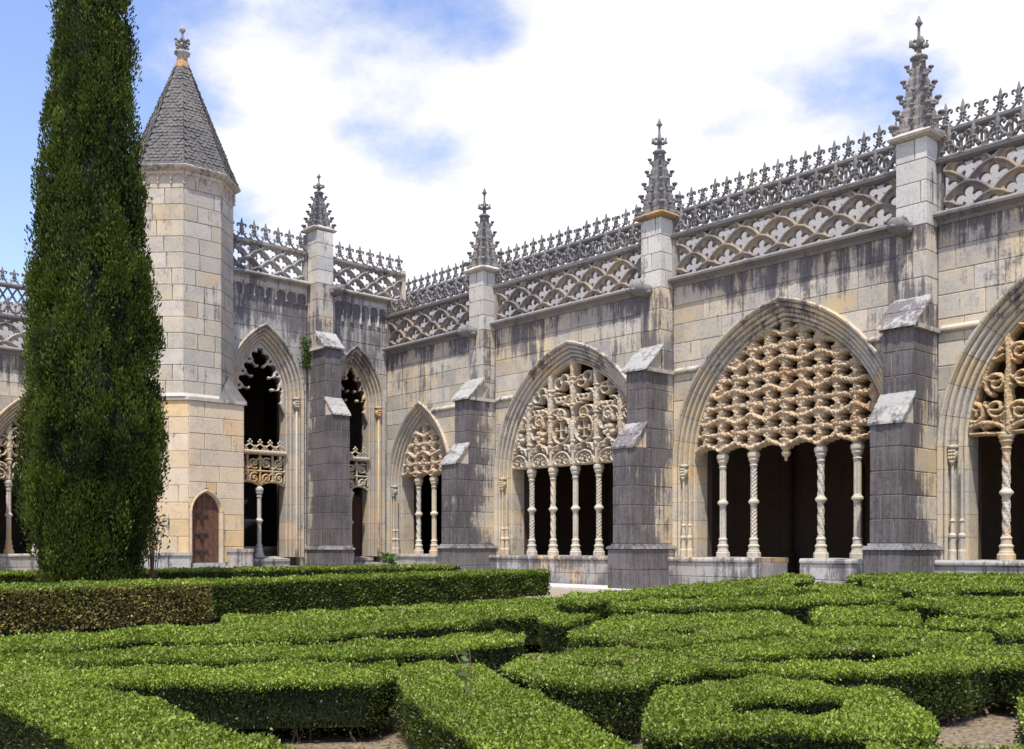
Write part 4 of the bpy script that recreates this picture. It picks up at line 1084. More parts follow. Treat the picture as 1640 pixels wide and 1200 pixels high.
# spandrel filler behind the surround
core_arch(tur, -.46, .56, .62, 3.0, .05, arch_hw(.44, .63, 2.12), -EX + .03, -EX + .28)
hw0, zt0 = arch_hw(.43, .62, 2.12)
door = None
dz = [.62] + list(np.linspace(2.12, zt0, 9)); out = [(.05 - hw0(z), z) for z in dz] + [(.05 + hw0(z), z) for z in dz[::-1]]
mb = MB(); mb.prism(out[::-1], -EX + .14, -EX + .2, 'y'); door = mb.obj('door', 'wood', tur)
for i in range(5):
    a, b = .05 - .43 + i * .172, .05 - .43 + (i + 1) * .172; m_ = (a + b) / 2; zt_ = 2.12
    while zt_ < zt0 and hw0(zt_ + .02) > max(abs(a - .05), abs(b - .05)) - .01: zt_ += .02
    mb = MB(); mb.box(a + .004, b - .004, -EX + .105 + .006 * (i % 2), -EX + .14, .64, max(2.1, zt_)); mb.obj('plank', 'wood', door)
for zz in (.95, 1.45, 2.0):
    mb = MB(); mb.box(-.26, .14, -EX + .075, -EX + .108, zz, zz + .045); mb.box(-.12, -.02, -EX + .06, -EX + .108, zz - .14, zz + .06); mb.tube([(-.07, -EX + .06, zz - .05), (-.07, -EX + .02, zz - .12), (-.07, -EX + .06, zz - .2)], .014, 5)
    mb.obj('hinge', 'iron', door)
# plinths
ring_blocks(tur, [(-EX - .12, 1.2), (-EX - .12, -.55), (-.55, -EX - .12), (-.48, -EX - .12)], .0, .84, 'sill', .42, rng=rg, name='plinth_stone')
mb = MB(); mb.prism([(-EX - .16, 1.2), (-EX - .16, -.57), (-.57, -EX - .16), (-.47, -EX - .16), (-.47, -EX), (-.5, -EX), (-EX, -.5), (-EX, 1.2)], .84, .93); mb.obj('plinth_moulding', 'sill', tur)
mb = MB(); mb.prism([(-EX - .5, .5), (-EX - .5, -.7), (-.7, -EX - .5), (-.35, -EX - .5), (-.35, -EX), (-EX, .5)], 0, .42); mb.obj('plinth_step', 'slope', tur)
mb = MB(); mb.box(.72, 1.36, -EX - .36, -EX + .03, 0, .94); mb.box(.69, 1.39, -EX - .39, -EX + .03, .94, 1.04); mb.obj('corner_block', 'sill', tur)
mb = MB(); mb.box(-.47, .70, -EX - .5, -EX + .1, 0, .48); mb.box(-.42, .55, -EX - .2, -EX + .15, .48, .62); mb.obj('door_step', 'slope', tur)
# string, broach
mb = MB(); mb.prism([(-EX - .06, 1.2), (-EX - .06, -.52), (-.52, -EX - .06), (1.32, -EX - .06), (1.32, -.4), (0, 0)], 5.40, 5.50)
o_ = octo(1.41)
V = [(x, y, 5.62) for x, y in o_] ; V2 = [(x * 1.09, y * 1.09, 5.50) for x, y in o_]
mb.add(V + V2, [(i, i + 8, (i + 1) % 8 + 8, (i + 1) % 8) for i in range(8)] + [(i, (i + 1) % 8, (i + 1) % 8 + 8, i + 8) for i in range(8)][:0])
mb.obj('string_course', 'hood', tur)
mb = MB(); mb.add([(.45, -1.59, 5.5), (1.33, -1.59, 5.5), (1.33, -.45, 5.5), (1.0, -1.0, 6.32), (.4, -.4, 5.5)], [(0, 1, 3), (1, 2, 3), (2, 4, 3), (4, 0, 3), (0, 4, 2, 1)]); mb.obj('broach', 'spire', tur)
# eave with corbel arches
for k in range(8):
    f = Field(-.58, .58, 11.62, 12.14, .016); f.F[:] = np.minimum(.05, f.Z - 12.03)
    for i in range(4):
        x = -.58 + i * 1.16 / 3; f.seg((x, 11.78), (x, 12.05), .02, .035, .02); f.disc((x, 11.77), .035, .045, .03)
        if i < 3:
            q = x + .193
            for s in (-1, 1): f.arc((q + s * .02, 11.86), .165, (0 if s > 0 else PI), PI / 2, .022, .03, ez=1.15)
    a = k * PI / 4
    f.build('corbel_arcade', M['mould'], tur, -.0, .05, .01, .03, .01, loc=(math.sin(a) * 1.405, -math.cos(a) * 1.405, 0), rz=a)
mb = MB(); ca = 1 / math.cos(PI / 8)
mb.lathe([(1.40 * ca, 12.10), (1.50 * ca, 12.13), (1.60 * ca, 12.20), (1.62 * ca, 12.25), (1.56 * ca, 12.30), (.5, 12.31)], 8, ph=PI / 8); mb.obj('eave', 'hood', tur)
ZA, ZB, RA, RB = 12.28, 15.95, 1.57, .15
mb = MB(); mb.lathe([(RA * ca - .03, ZA), (RB * ca, ZB)], 8, ph=PI / 8); spire = mb.obj('spire', 'spire', tur)
sv = MB(); rows = 34       # overlapping stone scales
for k in range(8):
    a = k * PI / 4; nx_, ny_ = math.sin(a), -math.cos(a); tx_, ty_ = math.cos(a), math.sin(a)
    for r in range(rows):
        t0 = r / rows; t1 = (r + 1.25) / rows; r0 = RA + (RB - RA) * t0; r1 = RA + (RB - RA) * min(1, t1); z0_ = ZA + (ZB - ZA) * t0; z1_ = ZA + (ZB - ZA) * min(1, t1)
        hw_ = r0 * math.tan(PI / 8); n = max(1, int(round(2 * hw_ / .15)))
        for i in range(n):
            j = rg.uniform(-.012, .02); off = .5 * (r % 2)
            a0 = -hw_ + 2 * hw_ * max(0, min(1, (i + off * 1) / n)); a1 = -hw_ + 2 * hw_ * min(1, (i + 1 + off) / n)
            if a1 - a0 < .02: continue
            m_ = (a0 + a1) / 2; sc_ = r1 / r0; up = .014 + j
            def P(aa, rr, zz, o): return (nx_ * (rr + o) + tx_ * aa, ny_ * (rr + o) + ty_ * aa, zz)
            V = [P(a0 + .004, r0, z0_ + .02, up), P(m_, r0, z0_ - .015, up + .006), P(a1 - .004, r0, z0_ + .02, up), P(a1 * sc_, r1, z1_, .0), P(a0 * sc_, r1, z1_, .0), P(a0 + .004, r0, z0_ + .02, -.01), P(m_, r0, z0_ - .015, -.01), P(a1 - .004, r0, z0_ + .02, -.01)]
            sv.add(V, [(0, 1, 2, 3, 4), (5, 6, 1, 0), (6, 7, 2, 1)])
sc_o = sv.obj('roof_scale', 'spire', tur, kind='stuff')
mb = MB(); mb.lathe([(.34, 15.42), (.20, 15.93), (.17, 15.97), (.16, 16.05)], 8, ph=PI / 8); mb.obj('spire_tip', 'orange', tur)
mb = MB(); mb.lathe([(.16, 16.0), (.15, 16.14), (.24, 16.22), (.25, 16.27), (.15, 16.31), (.10, 16.36), (.08, 16.5), (.1, 16.56), (.07, 16.7), (.035, 16.78), (.03, 16.86), (.06, 16.9), (.095, 16.95), (.09, 17.0), (.03, 17.06), (.015, 17.12)], 10)
for k in range(6):
    a = k * PI / 3
    for zz, r in ((16.44, .19), (16.60, .22)):
        mb.tube([(0, 0, zz - .02), (r * .6 * math.cos(a), r * .6 * math.sin(a), zz), (r * math.cos(a), r * math.sin(a), zz + .06)], [.04, .045, .03], 5)
        mb.blob((r * math.cos(a), r * math.sin(a), zz + .02), .045, 5, 4)
mb.obj('finial', 'slope', tur, True)
# ------------------------------------------------------------------ vegetation
def leaves_mesh(name, P, D, L, Wd, tone, mat, fold=.25, bias=None):
    """rhombic leaves: P base points, D unit directions, L lengths, Wd widths, tone rgb per leaf"""
    n = len(P); R = RNG.normal(size=(n, 3))
    if bias is not None: R = R * .45 + bias
    S = np.cross(D, R); S /= np.linalg.norm(S, axis=1)[:, None] + 1e-9
    N = np.cross(S, D)
    L = L[:, None]; Wd = Wd[:, None]
    V = np.stack([P, P + D * L * .55 + S * Wd * .5 + N * Wd * fold, P + D * L, P + D * L * .55 - S * Wd * .5 + N * Wd * fold], 1).reshape(-1, 3).astype(np.float32)
    me = bpy.data.meshes.new(name); me.vertices.add(4 * n); me.vertices.foreach_set('co', V.ravel())
    me.loops.add(4 * n); me.loops.foreach_set('vertex_index', np.arange(4 * n, dtype=np.int32))
    me.polygons.add(n); me.polygons.foreach_set('loop_start', np.arange(0, 4 * n, 4, dtype=np.int32)); me.polygons.foreach_set('loop_total', np.full(n, 4, np.int32))
    me.update(calc_edges=True)
    a = me.color_attributes.new('tone', 'FLOAT_COLOR', 'POINT')
    c = np.concatenate([np.repeat(tone, 4, 0), np.ones((4 * n, 1))], 1).astype(np.float32); a.data.foreach_set('color', c.ravel())
    me.materials.append(M[mat]); return me
def unit(v): return v / (np.linalg.norm(v, axis=1)[:, None] + 1e-9)
def inpoly(X, Y, poly):
    ins = np.zeros(X.shape, bool)
    for i in range(len(poly)):
        (x1, y1), (x2, y2) = poly[i - 1], poly[i]
        if y1 == y2: continue
        ins ^= ((y1 > Y) != (y2 > Y)) & (X < (x2 - x1) * (Y - y1) / (y2 - y1) + x1)
    return ins
def wob(x, y): return .012 * np.sin(x * 5.1 + 1.3 * np.sin(y * 3.7)) + .010 * np.sin(y * 7.3 + x * 2.9) + .008 * np.sin(x * 17 + y * 13)
def hedge(label, zt, poly, holes=(), brown=False, group='clipped box hedges of the garden maze', cov=1.8, name='box_hedge', sidecov=.8, tonek=1.):
    cx_ = sum(p[0] for p in poly) / len(poly); cy_ = sum(p[1] for p in poly) / len(poly)
    t = thing(name, label, 'hedge', (cx_, cy_, 0), 0, group)
    P = [(x - cx_, y - cy_) for x, y in poly]; Hs = [[(x - cx_, y - cy_) for x, y in h] for h in holes]
    def area(p): return .5 * sum(p[i - 1][0] * p[i][1] - p[i][0] * p[i - 1][1] for i in range(len(p)))
    if area(P) < 0: P = P[::-1]
    Hs = [h if area(h) < 0 else h[::-1] for h in Hs]
    def shrink(p, d):
        o = []
        for i in range(len(p)):
            a, b, c = Vector(p[i - 1]), Vector(p[i]), Vector(p[(i + 1) % len(p)]); d1 = (b - a).normalized(); d2 = (c - b).normalized()
            m = Vector((-d1.y, d1.x)) + Vector((-d2.y, d2.x)); m = m / max(m.length ** 2 / 2, .5); o.append(tuple(b + m * d))
        return o
    g_ = min(.05, .012 + .0026 * math.hypot(cx_, cy_)); P = shrink(P, g_); Hs = [shrink(h, g_ + .012) for h in Hs]
    # inner body, 4 cm inside the leaf skin
    loops = [shrink(P, .045)] + [shrink(h, .045) for h in Hs]
    tris = tessellate_polygon([[Vector((x, y, 0)) for x, y in l] for l in loops]); flatp = [p for l in loops for p in l]; k = len(flatp)
    V = [(x, y, zt - .045) for x, y in flatp] + [(x, y, .10) for x, y in flatp]; F = []
    for tr in tris:
        a = (flatp[tr[1]][0] - flatp[tr[0]][0]) * (flatp[tr[2]][1] - flatp[tr[0]][1]) - (flatp[tr[1]][1] - flatp[tr[0]][1]) * (flatp[tr[2]][0] - flatp[tr[0]][0])
        F.append(tuple(tr) if a > 0 else tuple(reversed(tr))); F.append(tuple(i + k for i in (reversed(tr) if a > 0 else tr)))
    o = 0
    for l in loops:
        n = len(l); F += [(o + i + k, o + (i + 1) % n + k, o + (i + 1) % n, o + i) for i in range(n)]; o += n
    obj('hedge_body', mesh('hedge_body', V, F, 'hcore'), t)
    # leaf skin: size grows with distance so that far hedges stay light
    A = np.array(P); lo, hi = A.min(0), A.max(0)
    dmid = math.hypot(cx_, cy_)
    def lsize(x, y): return np.clip(.0030 * np.hypot(np.hypot(x + cx_, y + cy_), EYE), .0180, .07)
    pts = []; dirs = []; Ls = []; tn = []; bs = []
    cell = .5
    for gx in np.arange(lo[0], hi[0], cell):
        for gy in np.arange(lo[1], hi[1], cell):
            s = float(lsize(np.array(gx + .25), np.array(gy + .25))); n = int(cov * cell * cell / (s * s * .5 * .55))
            x = gx + RNG.random(n) * cell; y = gy + RNG.random(n) * cell; m = inpoly(x, y, P)
            for h in Hs: m &= ~inpoly(x, y, h)
            x, y = x[m], y[m]; n = len(x)
            if not n: continue
            dep = RNG.random(n) ** 1.5 * .05; young = RNG.random(n)
            pts.append(np.stack([x, y, zt + wob(x + cx_, y + cy_) - dep - s * .4], 1))
            bs.append(np.tile([[-.15, -.2, 1.]], (n, 1)) * .55); d = RNG.normal(size=(n, 3)) * .75; d[:, 2] = np.abs(d[:, 2]) * .5 + .42; dirs.append(unit(d)); Ls.append(s * (.7 + .7 * RNG.random(n)))
            patch = .5 + .5 * np.sin((x + cx_) * 1.9 + 2 * np.sin((y + cy_) * 1.3)); q = np.clip(young * .75 + patch * .3, 0, 1)[:, None]
            c = np.array([.085, .150, .012]) * (1 - q) + np.array([.27, .36, .035]) * q
            wx, wy = x + cx_, y + cy_; dry = np.sin(wx * 2.3 + 1.7 * np.sin(wy * 1.9)) * np.sin(wy * 2.7 + 1.3 * np.sin(wx * 2.1)) + .35 * np.sin(wx * 9 + wy * 7)
            dm = (RNG.random(n) < np.clip((dry - .8) * 1., 0, .35))[:, None]; c = np.where(dm, np.array([.27, .23, .10]), c)
            shoot = RNG.random(n) < .012; pts[-1][:, 2] += shoot * RNG.random(n) * .05
            yel = (RNG.random(n) < .06)[:, None]; c = np.where(yel, np.array([.38, .42, .09]), c); tn.append(c * (.8 + .4 * RNG.random(n))[:, None] * tonek)
    for l in [P] + Hs:
        for i in range(len(l)):
            a, b = np.array(l[i]), np.array(l[(i + 1) % len(l)]); e = b - a; LL = float(np.hypot(*e))
            if LL < .02: continue
            u = e / LL; nr = np.array([u[1], -u[0]]); mid = (a + b) / 2; s = float(lsize(mid[0], mid[1])) * 1.0
            n = int(sidecov * LL * zt / (s * s * .5 * .5)); tt = RNG.random(n); zf = RNG.random(n) ** .8
            zv = .05 + (zt - .065) * zf
            thin = RNG.random(n) < np.clip((zv - .02) / (.16 if not brown else .12), .12, 1); tt, zv = tt[thin], zv[thin]; n = len(tt)
            dep = RNG.random(n) * .08 + .0; off = -dep + .015 * np.sin(tt * LL * 6 + zv * 9)
            pts.append(np.stack([a[0] + e[0] * tt + nr[0] * off, a[1] + e[1] * tt + nr[1] * off, zv], 1))
            d = RNG.normal(size=(n, 3)) * .55; d[:, 0] += nr[0] * .55; d[:, 1] += nr[1] * .55; d[:, 2] += .35; bs.append(np.tile([[nr[0] * .6, nr[1] * .6, .3]], (n, 1)) * .6); dirs.append(unit(d)); Ls.append(s * (.7 + .6 * RNG.random(n)))
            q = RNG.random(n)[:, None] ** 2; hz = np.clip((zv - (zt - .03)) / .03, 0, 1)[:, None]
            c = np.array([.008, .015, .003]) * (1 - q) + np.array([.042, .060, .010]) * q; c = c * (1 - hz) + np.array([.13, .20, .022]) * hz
            if brown:
                w = RNG.random(n)[:, None]; bb = np.where(w < .45, np.array([.27, .20, .08]), np.where(w < .78, np.array([.24, .25, .06]), np.array([.16, .08, .04])))
                c = np.where(np.repeat(hz > .6, 3, 1), c, bb * (.7 + .6 * RNG.random(n))[:, None])
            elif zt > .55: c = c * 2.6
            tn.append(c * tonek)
    Pp = np.concatenate(pts); Dd = np.concatenate(dirs); Lx = np.concatenate(Ls); T = np.concatenate(tn)
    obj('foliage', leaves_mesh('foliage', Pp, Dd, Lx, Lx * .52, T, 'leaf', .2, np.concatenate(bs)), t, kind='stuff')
    # bare stems at the foot
    mb = MB(); near = math.hypot(*poly[0])
    for l in [P]:
        for i in range(len(l)):
            a, b = Vector(l[i]), Vector(l[(i + 1) % len(l)]); LL = (b - a).length; wp = (a + b) / 2 + Vector((cx_, cy_))
            if wp.length > (9 if not brown else 30): continue
            for k in range(int(LL / .07)):
                q = a.lerp(b, random.random()); ins = Vector((-(b - a).y, (b - a).x)).normalized() * random.uniform(.07, .15); q += ins
                r = random.uniform(.003, .006); dx, dy = random.uniform(-.07, .07), random.uniform(-.07, .07); ex, ey = random.uniform(-.05, .05), random.uniform(-.05, .05)
                mb.tube([(q.x, q.y, 0), (q.x + ex, q.y + ey, .07), (q.x + dx * .5, q.y + dy * .5, .12), (q.x + dx + ex, q.y + dy, .19)], [r, r * .9, r * .8, r * .5], 4)
    if mb.v: mb.obj('stem', 'twig', t, kind='stuff')
    return t, len(Lx)
HG = [
('front_left',0.38,[(-8.4,1.32),(-5.83,2.19),(-4.85,2.11),(-3.98,2.03),(-3.62,2.06),(-3.01,1.99),(-2.57,1.87),(-3.1,1.29),(-4.19,1.43),(-4.79,1.48),(-5.3,1.49),(-7.18,1.13)],[]),
('band2',0.38,[(-8.8,1.38),(-7.39,2.08),(-6.7,2.45),(-6.29,2.9),(-5.98,3.4),(-5.57,4.07),(-4.97,3.64),(-4.81,3.34),(-5.22,2.78),(-5.78,2.17),(-6.06,1.71),(-6.85,1.07)],[]),
('diag3',0.38,[(-5.45,3.98),(-5.37,4.23),(-5.09,4.43),(-4.61,4.11),(-4.01,3.8),(-3.3,3.41),(-2.77,3.12),(-2.04,2.7),(-2.29,2.18),(-2.91,2.5),(-3.59,2.83),(-4.29,3.15),(-4.95,3.56)],[]),
('band4',0.38,[(-8.13,1.49),(-7.77,2.44),(-7.65,3.18),(-7.15,3.8),(-6.89,4.31),(-6.75,4.93),(-6.81,5.37),(-6.94,5.78),(-6.83,6.1),(-6.47,6.11),(-5.97,5.62),(-5.87,4.98),(-5.89,4.3),(-5.96,3.93),(-6.35,3.38),(-6.66,2.76),(-7.06,2.22),(-7.39,1.36)],[]),
('band5',0.42,[(-8.52,1.56),(-8.66,2.44),(-8.86,2.98),(-8.99,3.73),(-8.68,4.27),(-9.64,4.79),(-9.68,5.29),(-9.86,6.5),(-9.86,7.77),(-10.26,9.51),(-10.04,10.51),(-8.95,10.02),(-7.83,8.71),(-6.86,7.18),(-6.76,6.82),(-7.08,6.82),(-7.67,7.35),(-7.85,7.01),(-7.33,6.08),(-7.23,5.15),(-6.99,4.26),(-7.11,3.67),(-7.54,3.42),(-7.84,3.25),(-7.56,2.68),(-7.45,2.1),(-7.38,1.35)],[[(-8.1,3.21),(-8.0,2.93),(-8.36,3.44),(-8.19,3.45)],[(-9.31,6.13),(-9.38,6.85),(-9.09,7.34),(-8.98,6.65)]]),
('tri6',0.38,[(-4.97,4.4),(-5.14,4.7),(-5.29,5.21),(-5.41,5.49),(-5.2,5.65),(-4.8,5.75),(-4.48,5.85),(-4.17,5.94),(-3.79,5.39),(-3.85,5.03),(-3.88,4.73),(-3.73,4.48),(-3.75,4.27),(-3.85,4.13),(-4.07,4.11),(-4.31,4.09),(-4.64,4.17)],[[(-4.67,4.89),(-4.53,5.1),(-4.29,4.84),(-4.42,4.65)]]),
('mid7',0.42,[(-6.01,6.1),(-6.34,6.52),(-6.67,7.15),(-7.11,7.96),(-6.99,8.37),(-7.16,8.79),(-6.56,9.94),(-5.84,9.21),(-5.54,9.0),(-4.71,7.71),(-4.72,7.16),(-4.73,6.49),(-4.8,6.19),(-4.64,5.87),(-4.87,5.83),(-5.19,5.92),(-5.46,5.93),(-5.6,5.79),(-5.76,5.85)],[[(-5.72,7.09),(-5.63,7.3),(-5.3,6.89),(-5.39,6.69)]]),
('band8',0.5,[(-7.82,8.5),(-8.36,9.54),(-8.3,10.06),(-8.27,11.07),(-7.33,11.11),(-7.41,12.27),(-7.54,13.85),(-6.66,13.09),(-6.06,12.05),(-5.93,11.55),(-6.26,10.78),(-6.3,9.98),(-6.56,9.34),(-6.8,8.25),(-6.94,7.8)],[]),
('band9',0.55,[(-7.81,7.74),(-8.43,8.44),(-8.91,9.56),(-9.07,10.48),(-9.76,13.06),(-10.68,16.18),(-11.35,17.76),(-11.06,18.08),(-10.28,17.15),(-9.41,15.57),(-8.75,13.42),(-7.81,12.76),(-7.31,12.41),(-7.1,11.04),(-7.48,10.39),(-7.85,9.52),(-7.67,8.65),(-7.28,7.62)],[[(-7.59,11.01),(-7.58,12.4),(-7.32,12.11),(-7.27,10.61)]]),
('band8c',0.5,[(-8.46,13.82),(-9.44,15.83),(-8.71,15.38),(-7.42,13.98),(-6.47,13.04),(-6.06,12.05),(-6.13,11.54),(-6.56,11.29),(-7.47,12.21)],[]),
('rb1',0.42,[(-6.15,10.06),(-6.44,10.94),(-5.98,11.26),(-5.52,11.41),(-4.71,9.91),(-4.35,9.12),(-4.62,8.94),(-5.21,8.63)],[]),
('rb2',0.4,[(-5.36,7.35),(-5.3,8.45),(-5.03,8.65),(-4.3,8.9),(-4.26,9.06),(-3.88,8.24),(-4.11,7.74),(-4.54,7.43),(-4.89,7.4)],[]),
('rb3',0.38,[(-4.97,6.25),(-4.96,7.05),(-4.57,7.47),(-4.13,7.79),(-3.84,8.27),(-3.43,7.38),(-3.57,7.09),(-3.85,7.06),(-4.02,6.66),(-4.04,6.2),(-4.18,5.81),(-4.52,5.68)],[]),
('rb4',0.38,[(-4.36,5.62),(-3.94,5.74),(-3.7,5.89),(-3.37,6.36),(-3.29,6.9),(-3.13,7.32),(-2.73,6.4),(-2.98,5.99),(-3.11,5.71),(-3.43,5.4),(-3.71,5.28),(-3.96,5.11)],[]),
('rright',0.38,[(-4.9,10.26),(-4.71,10.73),(-3.83,9.37),(-3.27,8.11),(-2.84,8.16),(-2.06,8.25),(-1.8,7.23),(-2.44,7.01),(-2.61,6.87),(-2.78,6.9),(-2.77,6.31),(-2.92,6.05)],[]),
('near10',0.38,[(-3.59,4.41),(-3.56,4.71),(-3.42,4.99),(-3.12,5.16),(-2.78,5.37),(-2.64,5.3),(-2.38,4.92),(-2.04,4.43),(-1.91,4.21),(-1.88,4.04),(-2.0,3.87),(-2.26,3.74),(-2.45,3.58),(-2.61,3.36),(-2.79,3.26),(-3.07,3.6),(-3.35,4.01)],[[(-2.97,4.22),(-2.95,4.45),(-2.67,4.66),(-2.53,4.41),(-2.57,4.2),(-2.74,4.1),(-2.77,3.94)]]),
('near11',0.38,[(-2.01,3.67),(-1.94,3.85),(-1.82,3.91),(-1.73,4.05),(-1.56,4.16),(-1.27,4.29),(-0.94,3.77),(-1.41,3.03),(-1.75,3.29)],[]),
('nright',0.38,[(-2.06,5.27),(-2.13,5.68),(-1.58,5.8),(-1.19,4.76),(-1.44,4.28),(-1.6,4.19),(-1.76,4.55)],[]),
('far12',0.58,[(-9.07,16.05),(-9.87,17.88),(-9.63,19.38),(-7.87,20.67),(-6.56,22.1),(-5.81,19.6),(-6.72,17.67),(-7.99,16.75),(-8.61,15.6)],[]),
('far13',0.55,[(-8.39,15.37),(-8.68,16.37),(-8.11,17.47),(-6.83,17.94),(-5.59,18.85),(-4.32,14.58),(-5.48,14.4),(-6.02,14.1),(-5.79,12.48),(-6.72,13.35),(-7.85,14.41)],[]),
('far14',0.5,[(-5.77,11.32),(-5.91,12.22),(-6.24,13.55),(-5.61,12.77),(-5.14,13.51),(-4.18,14.1),(-3.14,10.58),(-3.94,10.35),(-4.0,9.77),(-4.35,9.64),(-4.86,10.54),(-5.22,10.8),(-5.44,10.74)],[]),
('far15',0.44,[(-3.49,8.52),(-3.74,9.09),(-4.23,8.87),(-4.51,9.72),(-4.18,10.08),(-4.07,10.71),(-3.28,11.06),(-2.58,8.68),(-3.18,8.35),(-3.23,8.13)],[]),
]
HL = {'front_left': 'nearest low box hedge crossing the bottom left corner diagonally',
      'band2': 'low straight box hedge just behind the corner hedge at bottom left',
      'diag3': 'wide diagonal low box hedge at bottom centre with a sapling growing through it',
      'band4': 'low box strip at left centre ending before the small bare gravel patch',
      'band5': 'long low box hedge at the foot of the withered brown hedge',
      'tri6': 'low box hedge with a wedge-shaped dark corner in the middle foreground',
      'mid7': 'low rounded box hedge right of the bare gravel patch',
      'band8': 'thin low box strip in the middle distance behind the rounded hedge',
      'band9': 'outer box hedge nearest the screen with star-shaped holes',
      'band8c': 'short slanting box hedge linking the outer hedges below the doorway in the right wing',
      'rb1': 'farthest of the four parallel low box strips at right centre',
      'rb2': 'second farthest of the four parallel low box strips at right centre',
      'rb3': 'third of the four parallel low box strips, behind the nearest strip',
      'rb4': 'nearest of the four parallel low box strips at right centre, with long dark side',
      'rright': 'broad low box hedge at right joining the ends of the parallel strips',
      'near10': 'near low box hedge at bottom right with a long dark hole in its top',
      'near11': 'low box hedge cut by the bottom right edge below the bare soil',
      'nright': 'low box hedge at the right edge beside the bare soil and roots',
      'far12': 'farthest box hedge at right against the plinth of the nearest buttress',
      'far13': 'second box hedge from the right wing, at the right edge',
      'far14': 'third box hedge from the right wing with a stepped dark side',
      'far15': 'small low box strip at the right edge just before the broad hedge'}
SAP = (-4.02, 3.38, 0.36)
tot = 0
for n_, zt, p, h in HG:
    t, k = hedge(HL[n_], zt, p, h); tot += k
# taller outer hedge in front of the cypress: withered half and green half
t, k = hedge('taller hedge with withered brown side and thin bare foot below the cypress', .62, [(-12.6, 2.0), (-12.95, 3.65), (-13.4, 6.6), (-15.0, 6.8), (-14.4, 3.6), (-14.0, 1.8)], brown=True, group='tall clipped hedges along the path', cov=2.2, sidecov=2.0); tot += k
t, k = hedge('taller dense green hedge ending squarely before the narrowest screened opening', .60, [(-13.72, 6.62), (-14.4, 10.3), (-15.15, 15.0), (-16.5, 15.2), (-15.8, 10.5), (-15.1, 6.85)], group='tall clipped hedges along the path', cov=2.2, sidecov=2.2); tot += k
t, k = hedge('far low hedge running along the foot of the stair turret and pavilion', .60, [(-22.6, 2.), (-22.4, 8), (-21.9, 16.6), (-20.2, 16.8), (-20.9, 8), (-20.9, 2)], group='tall clipped hedges along the path', cov=2.2); tot += k
print('leaves', tot)
# leaf litter lying on the bare soil
n = 9000; lx = RNG.uniform(-9, -1.5, n); ly_ = RNG.uniform(.5, 7.5, n); P = np.stack([lx, ly_, .008 + .012 * RNG.random(n)], 1)
D = unit(np.stack([RNG.normal(size=n), RNG.normal(size=n), .15 * RNG.normal(size=n)], 1)); L = .016 + .022 * RNG.random(n); w_ = RNG.random(n)[:, None]
T = np.where(w_ < .5, np.array([.26, .19, .11]), np.where(w_ < .8, np.array([.34, .29, .2]), np.array([.12, .10, .03])))
obj('leaf_litter', leaves_mesh('leaf_litter', P, D, L, L * .5, T, 'leaf', .2, np.tile([[0, 0, 1.]], (n, 1))), None, kind='stuff', label='dry fallen leaves scattered on the bare soil between the hedges')
mb = MB()
for p_ in [(-2.93, 6.82), (-2.96, 7.01), (-2.98, 7.21)]:
    a0_ = Vector(p_); b0_ = a0_ + Vector((random.uniform(-.15, .15), random.uniform(-.2, .0))); mb.tube([(a0_.x, a0_.y, -.02), (a0_.x * .6 + b0_.x * .4, a0_.y * .6 + b0_.y * .4, .10), (b0_.x, b0_.y, .03)], [.012, .011, .009], 6)
rt = thing('bare_root', 'bent bare roots arching out of the soil at the bottom right', 'root', (0, 0, 0)); mb.obj('root', 'twig', rt, kind='stuff')

# saplings that have come up through the hedge, vine on the pavilion, shrub by the turret
def weed(name, label, cat, loc, stems, lw, tone, n=8, hgt=.3):
    t = thing(name, label, cat, loc); mb = MB(); P = []; D = []; L = []
    for s in range(stems):
        a = random.uniform(0, 6.28); tip = Vector((.12 * hgt * 3 * math.cos(a) * (s > 0), .12 * hgt * 3 * math.sin(a) * (s > 0), hgt * random.uniform(.8, 1)))
        mb.tube([(0, 0, 0), tuple(tip * .5 + Vector((.01, 0, .02))), tuple(tip)], [.004, .003, .002], 4)
        for i in range(n):
            f_ = .35 + .65 * i / n; b = random.uniform(0, 6.28); P.append(tuple(tip * f_)); D.append((math.cos(b), math.sin(b), random.uniform(-.1, .5))); L.append(lw * random.uniform(.7, 1.2))
    mb.obj('stem', 'twig', t); P = np.array(P); D = unit(np.array(D)); L = np.array(L)
    T = np.tile(np.array([tone]), (len(P), 1)) * (.8 + .4 * RNG.random(len(P)))[:, None]
    obj('foliage', leaves_mesh('foliage', P, D, L, L * .5, T, 'leaf', .08), t, kind='stuff'); return t
weed('sapling', 'thin pale sapling with few broad leaves growing up through the nearest diagonal hedge', 'sapling', SAP, 2, .075, (.20, .27, .12), 5, .30)
weed('weed_tuft', 'small leafy weed sprouting on top of the far hedge before the pavilion buttress', 'weed', (-21.0, 15.0, .58), 5, .22, (.14, .24, .07), 10, .35)
vt = thing('climbing_plant', 'small green climber hanging on the pavilion wall beside its buttress', 'climber', (-29.4, 17.62, 7.3))
n = 500; P = np.stack([RNG.normal(size=n) * .05 + .06, RNG.normal(size=n) * .10, RNG.random(n) * 1.0 - .3], 1); D = unit(RNG.normal(size=(n, 3)) + np.array([.8, 0, -.2]))
obj('foliage', leaves_mesh('foliage', P, D, np.full(n, .09), np.full(n, .05), np.tile([[.07, .13, .03]], (n, 1)) * (.6 + .8 * RNG.random(n))[:, None], 'leaf'), vt, kind='stuff')
st = thing('shrub', 'sparse pale twiggy shrub showing between the cypress and the stair turret', 'shrub', (-19.0, 8.05, 0))
mb = MB(); P = []; D = []
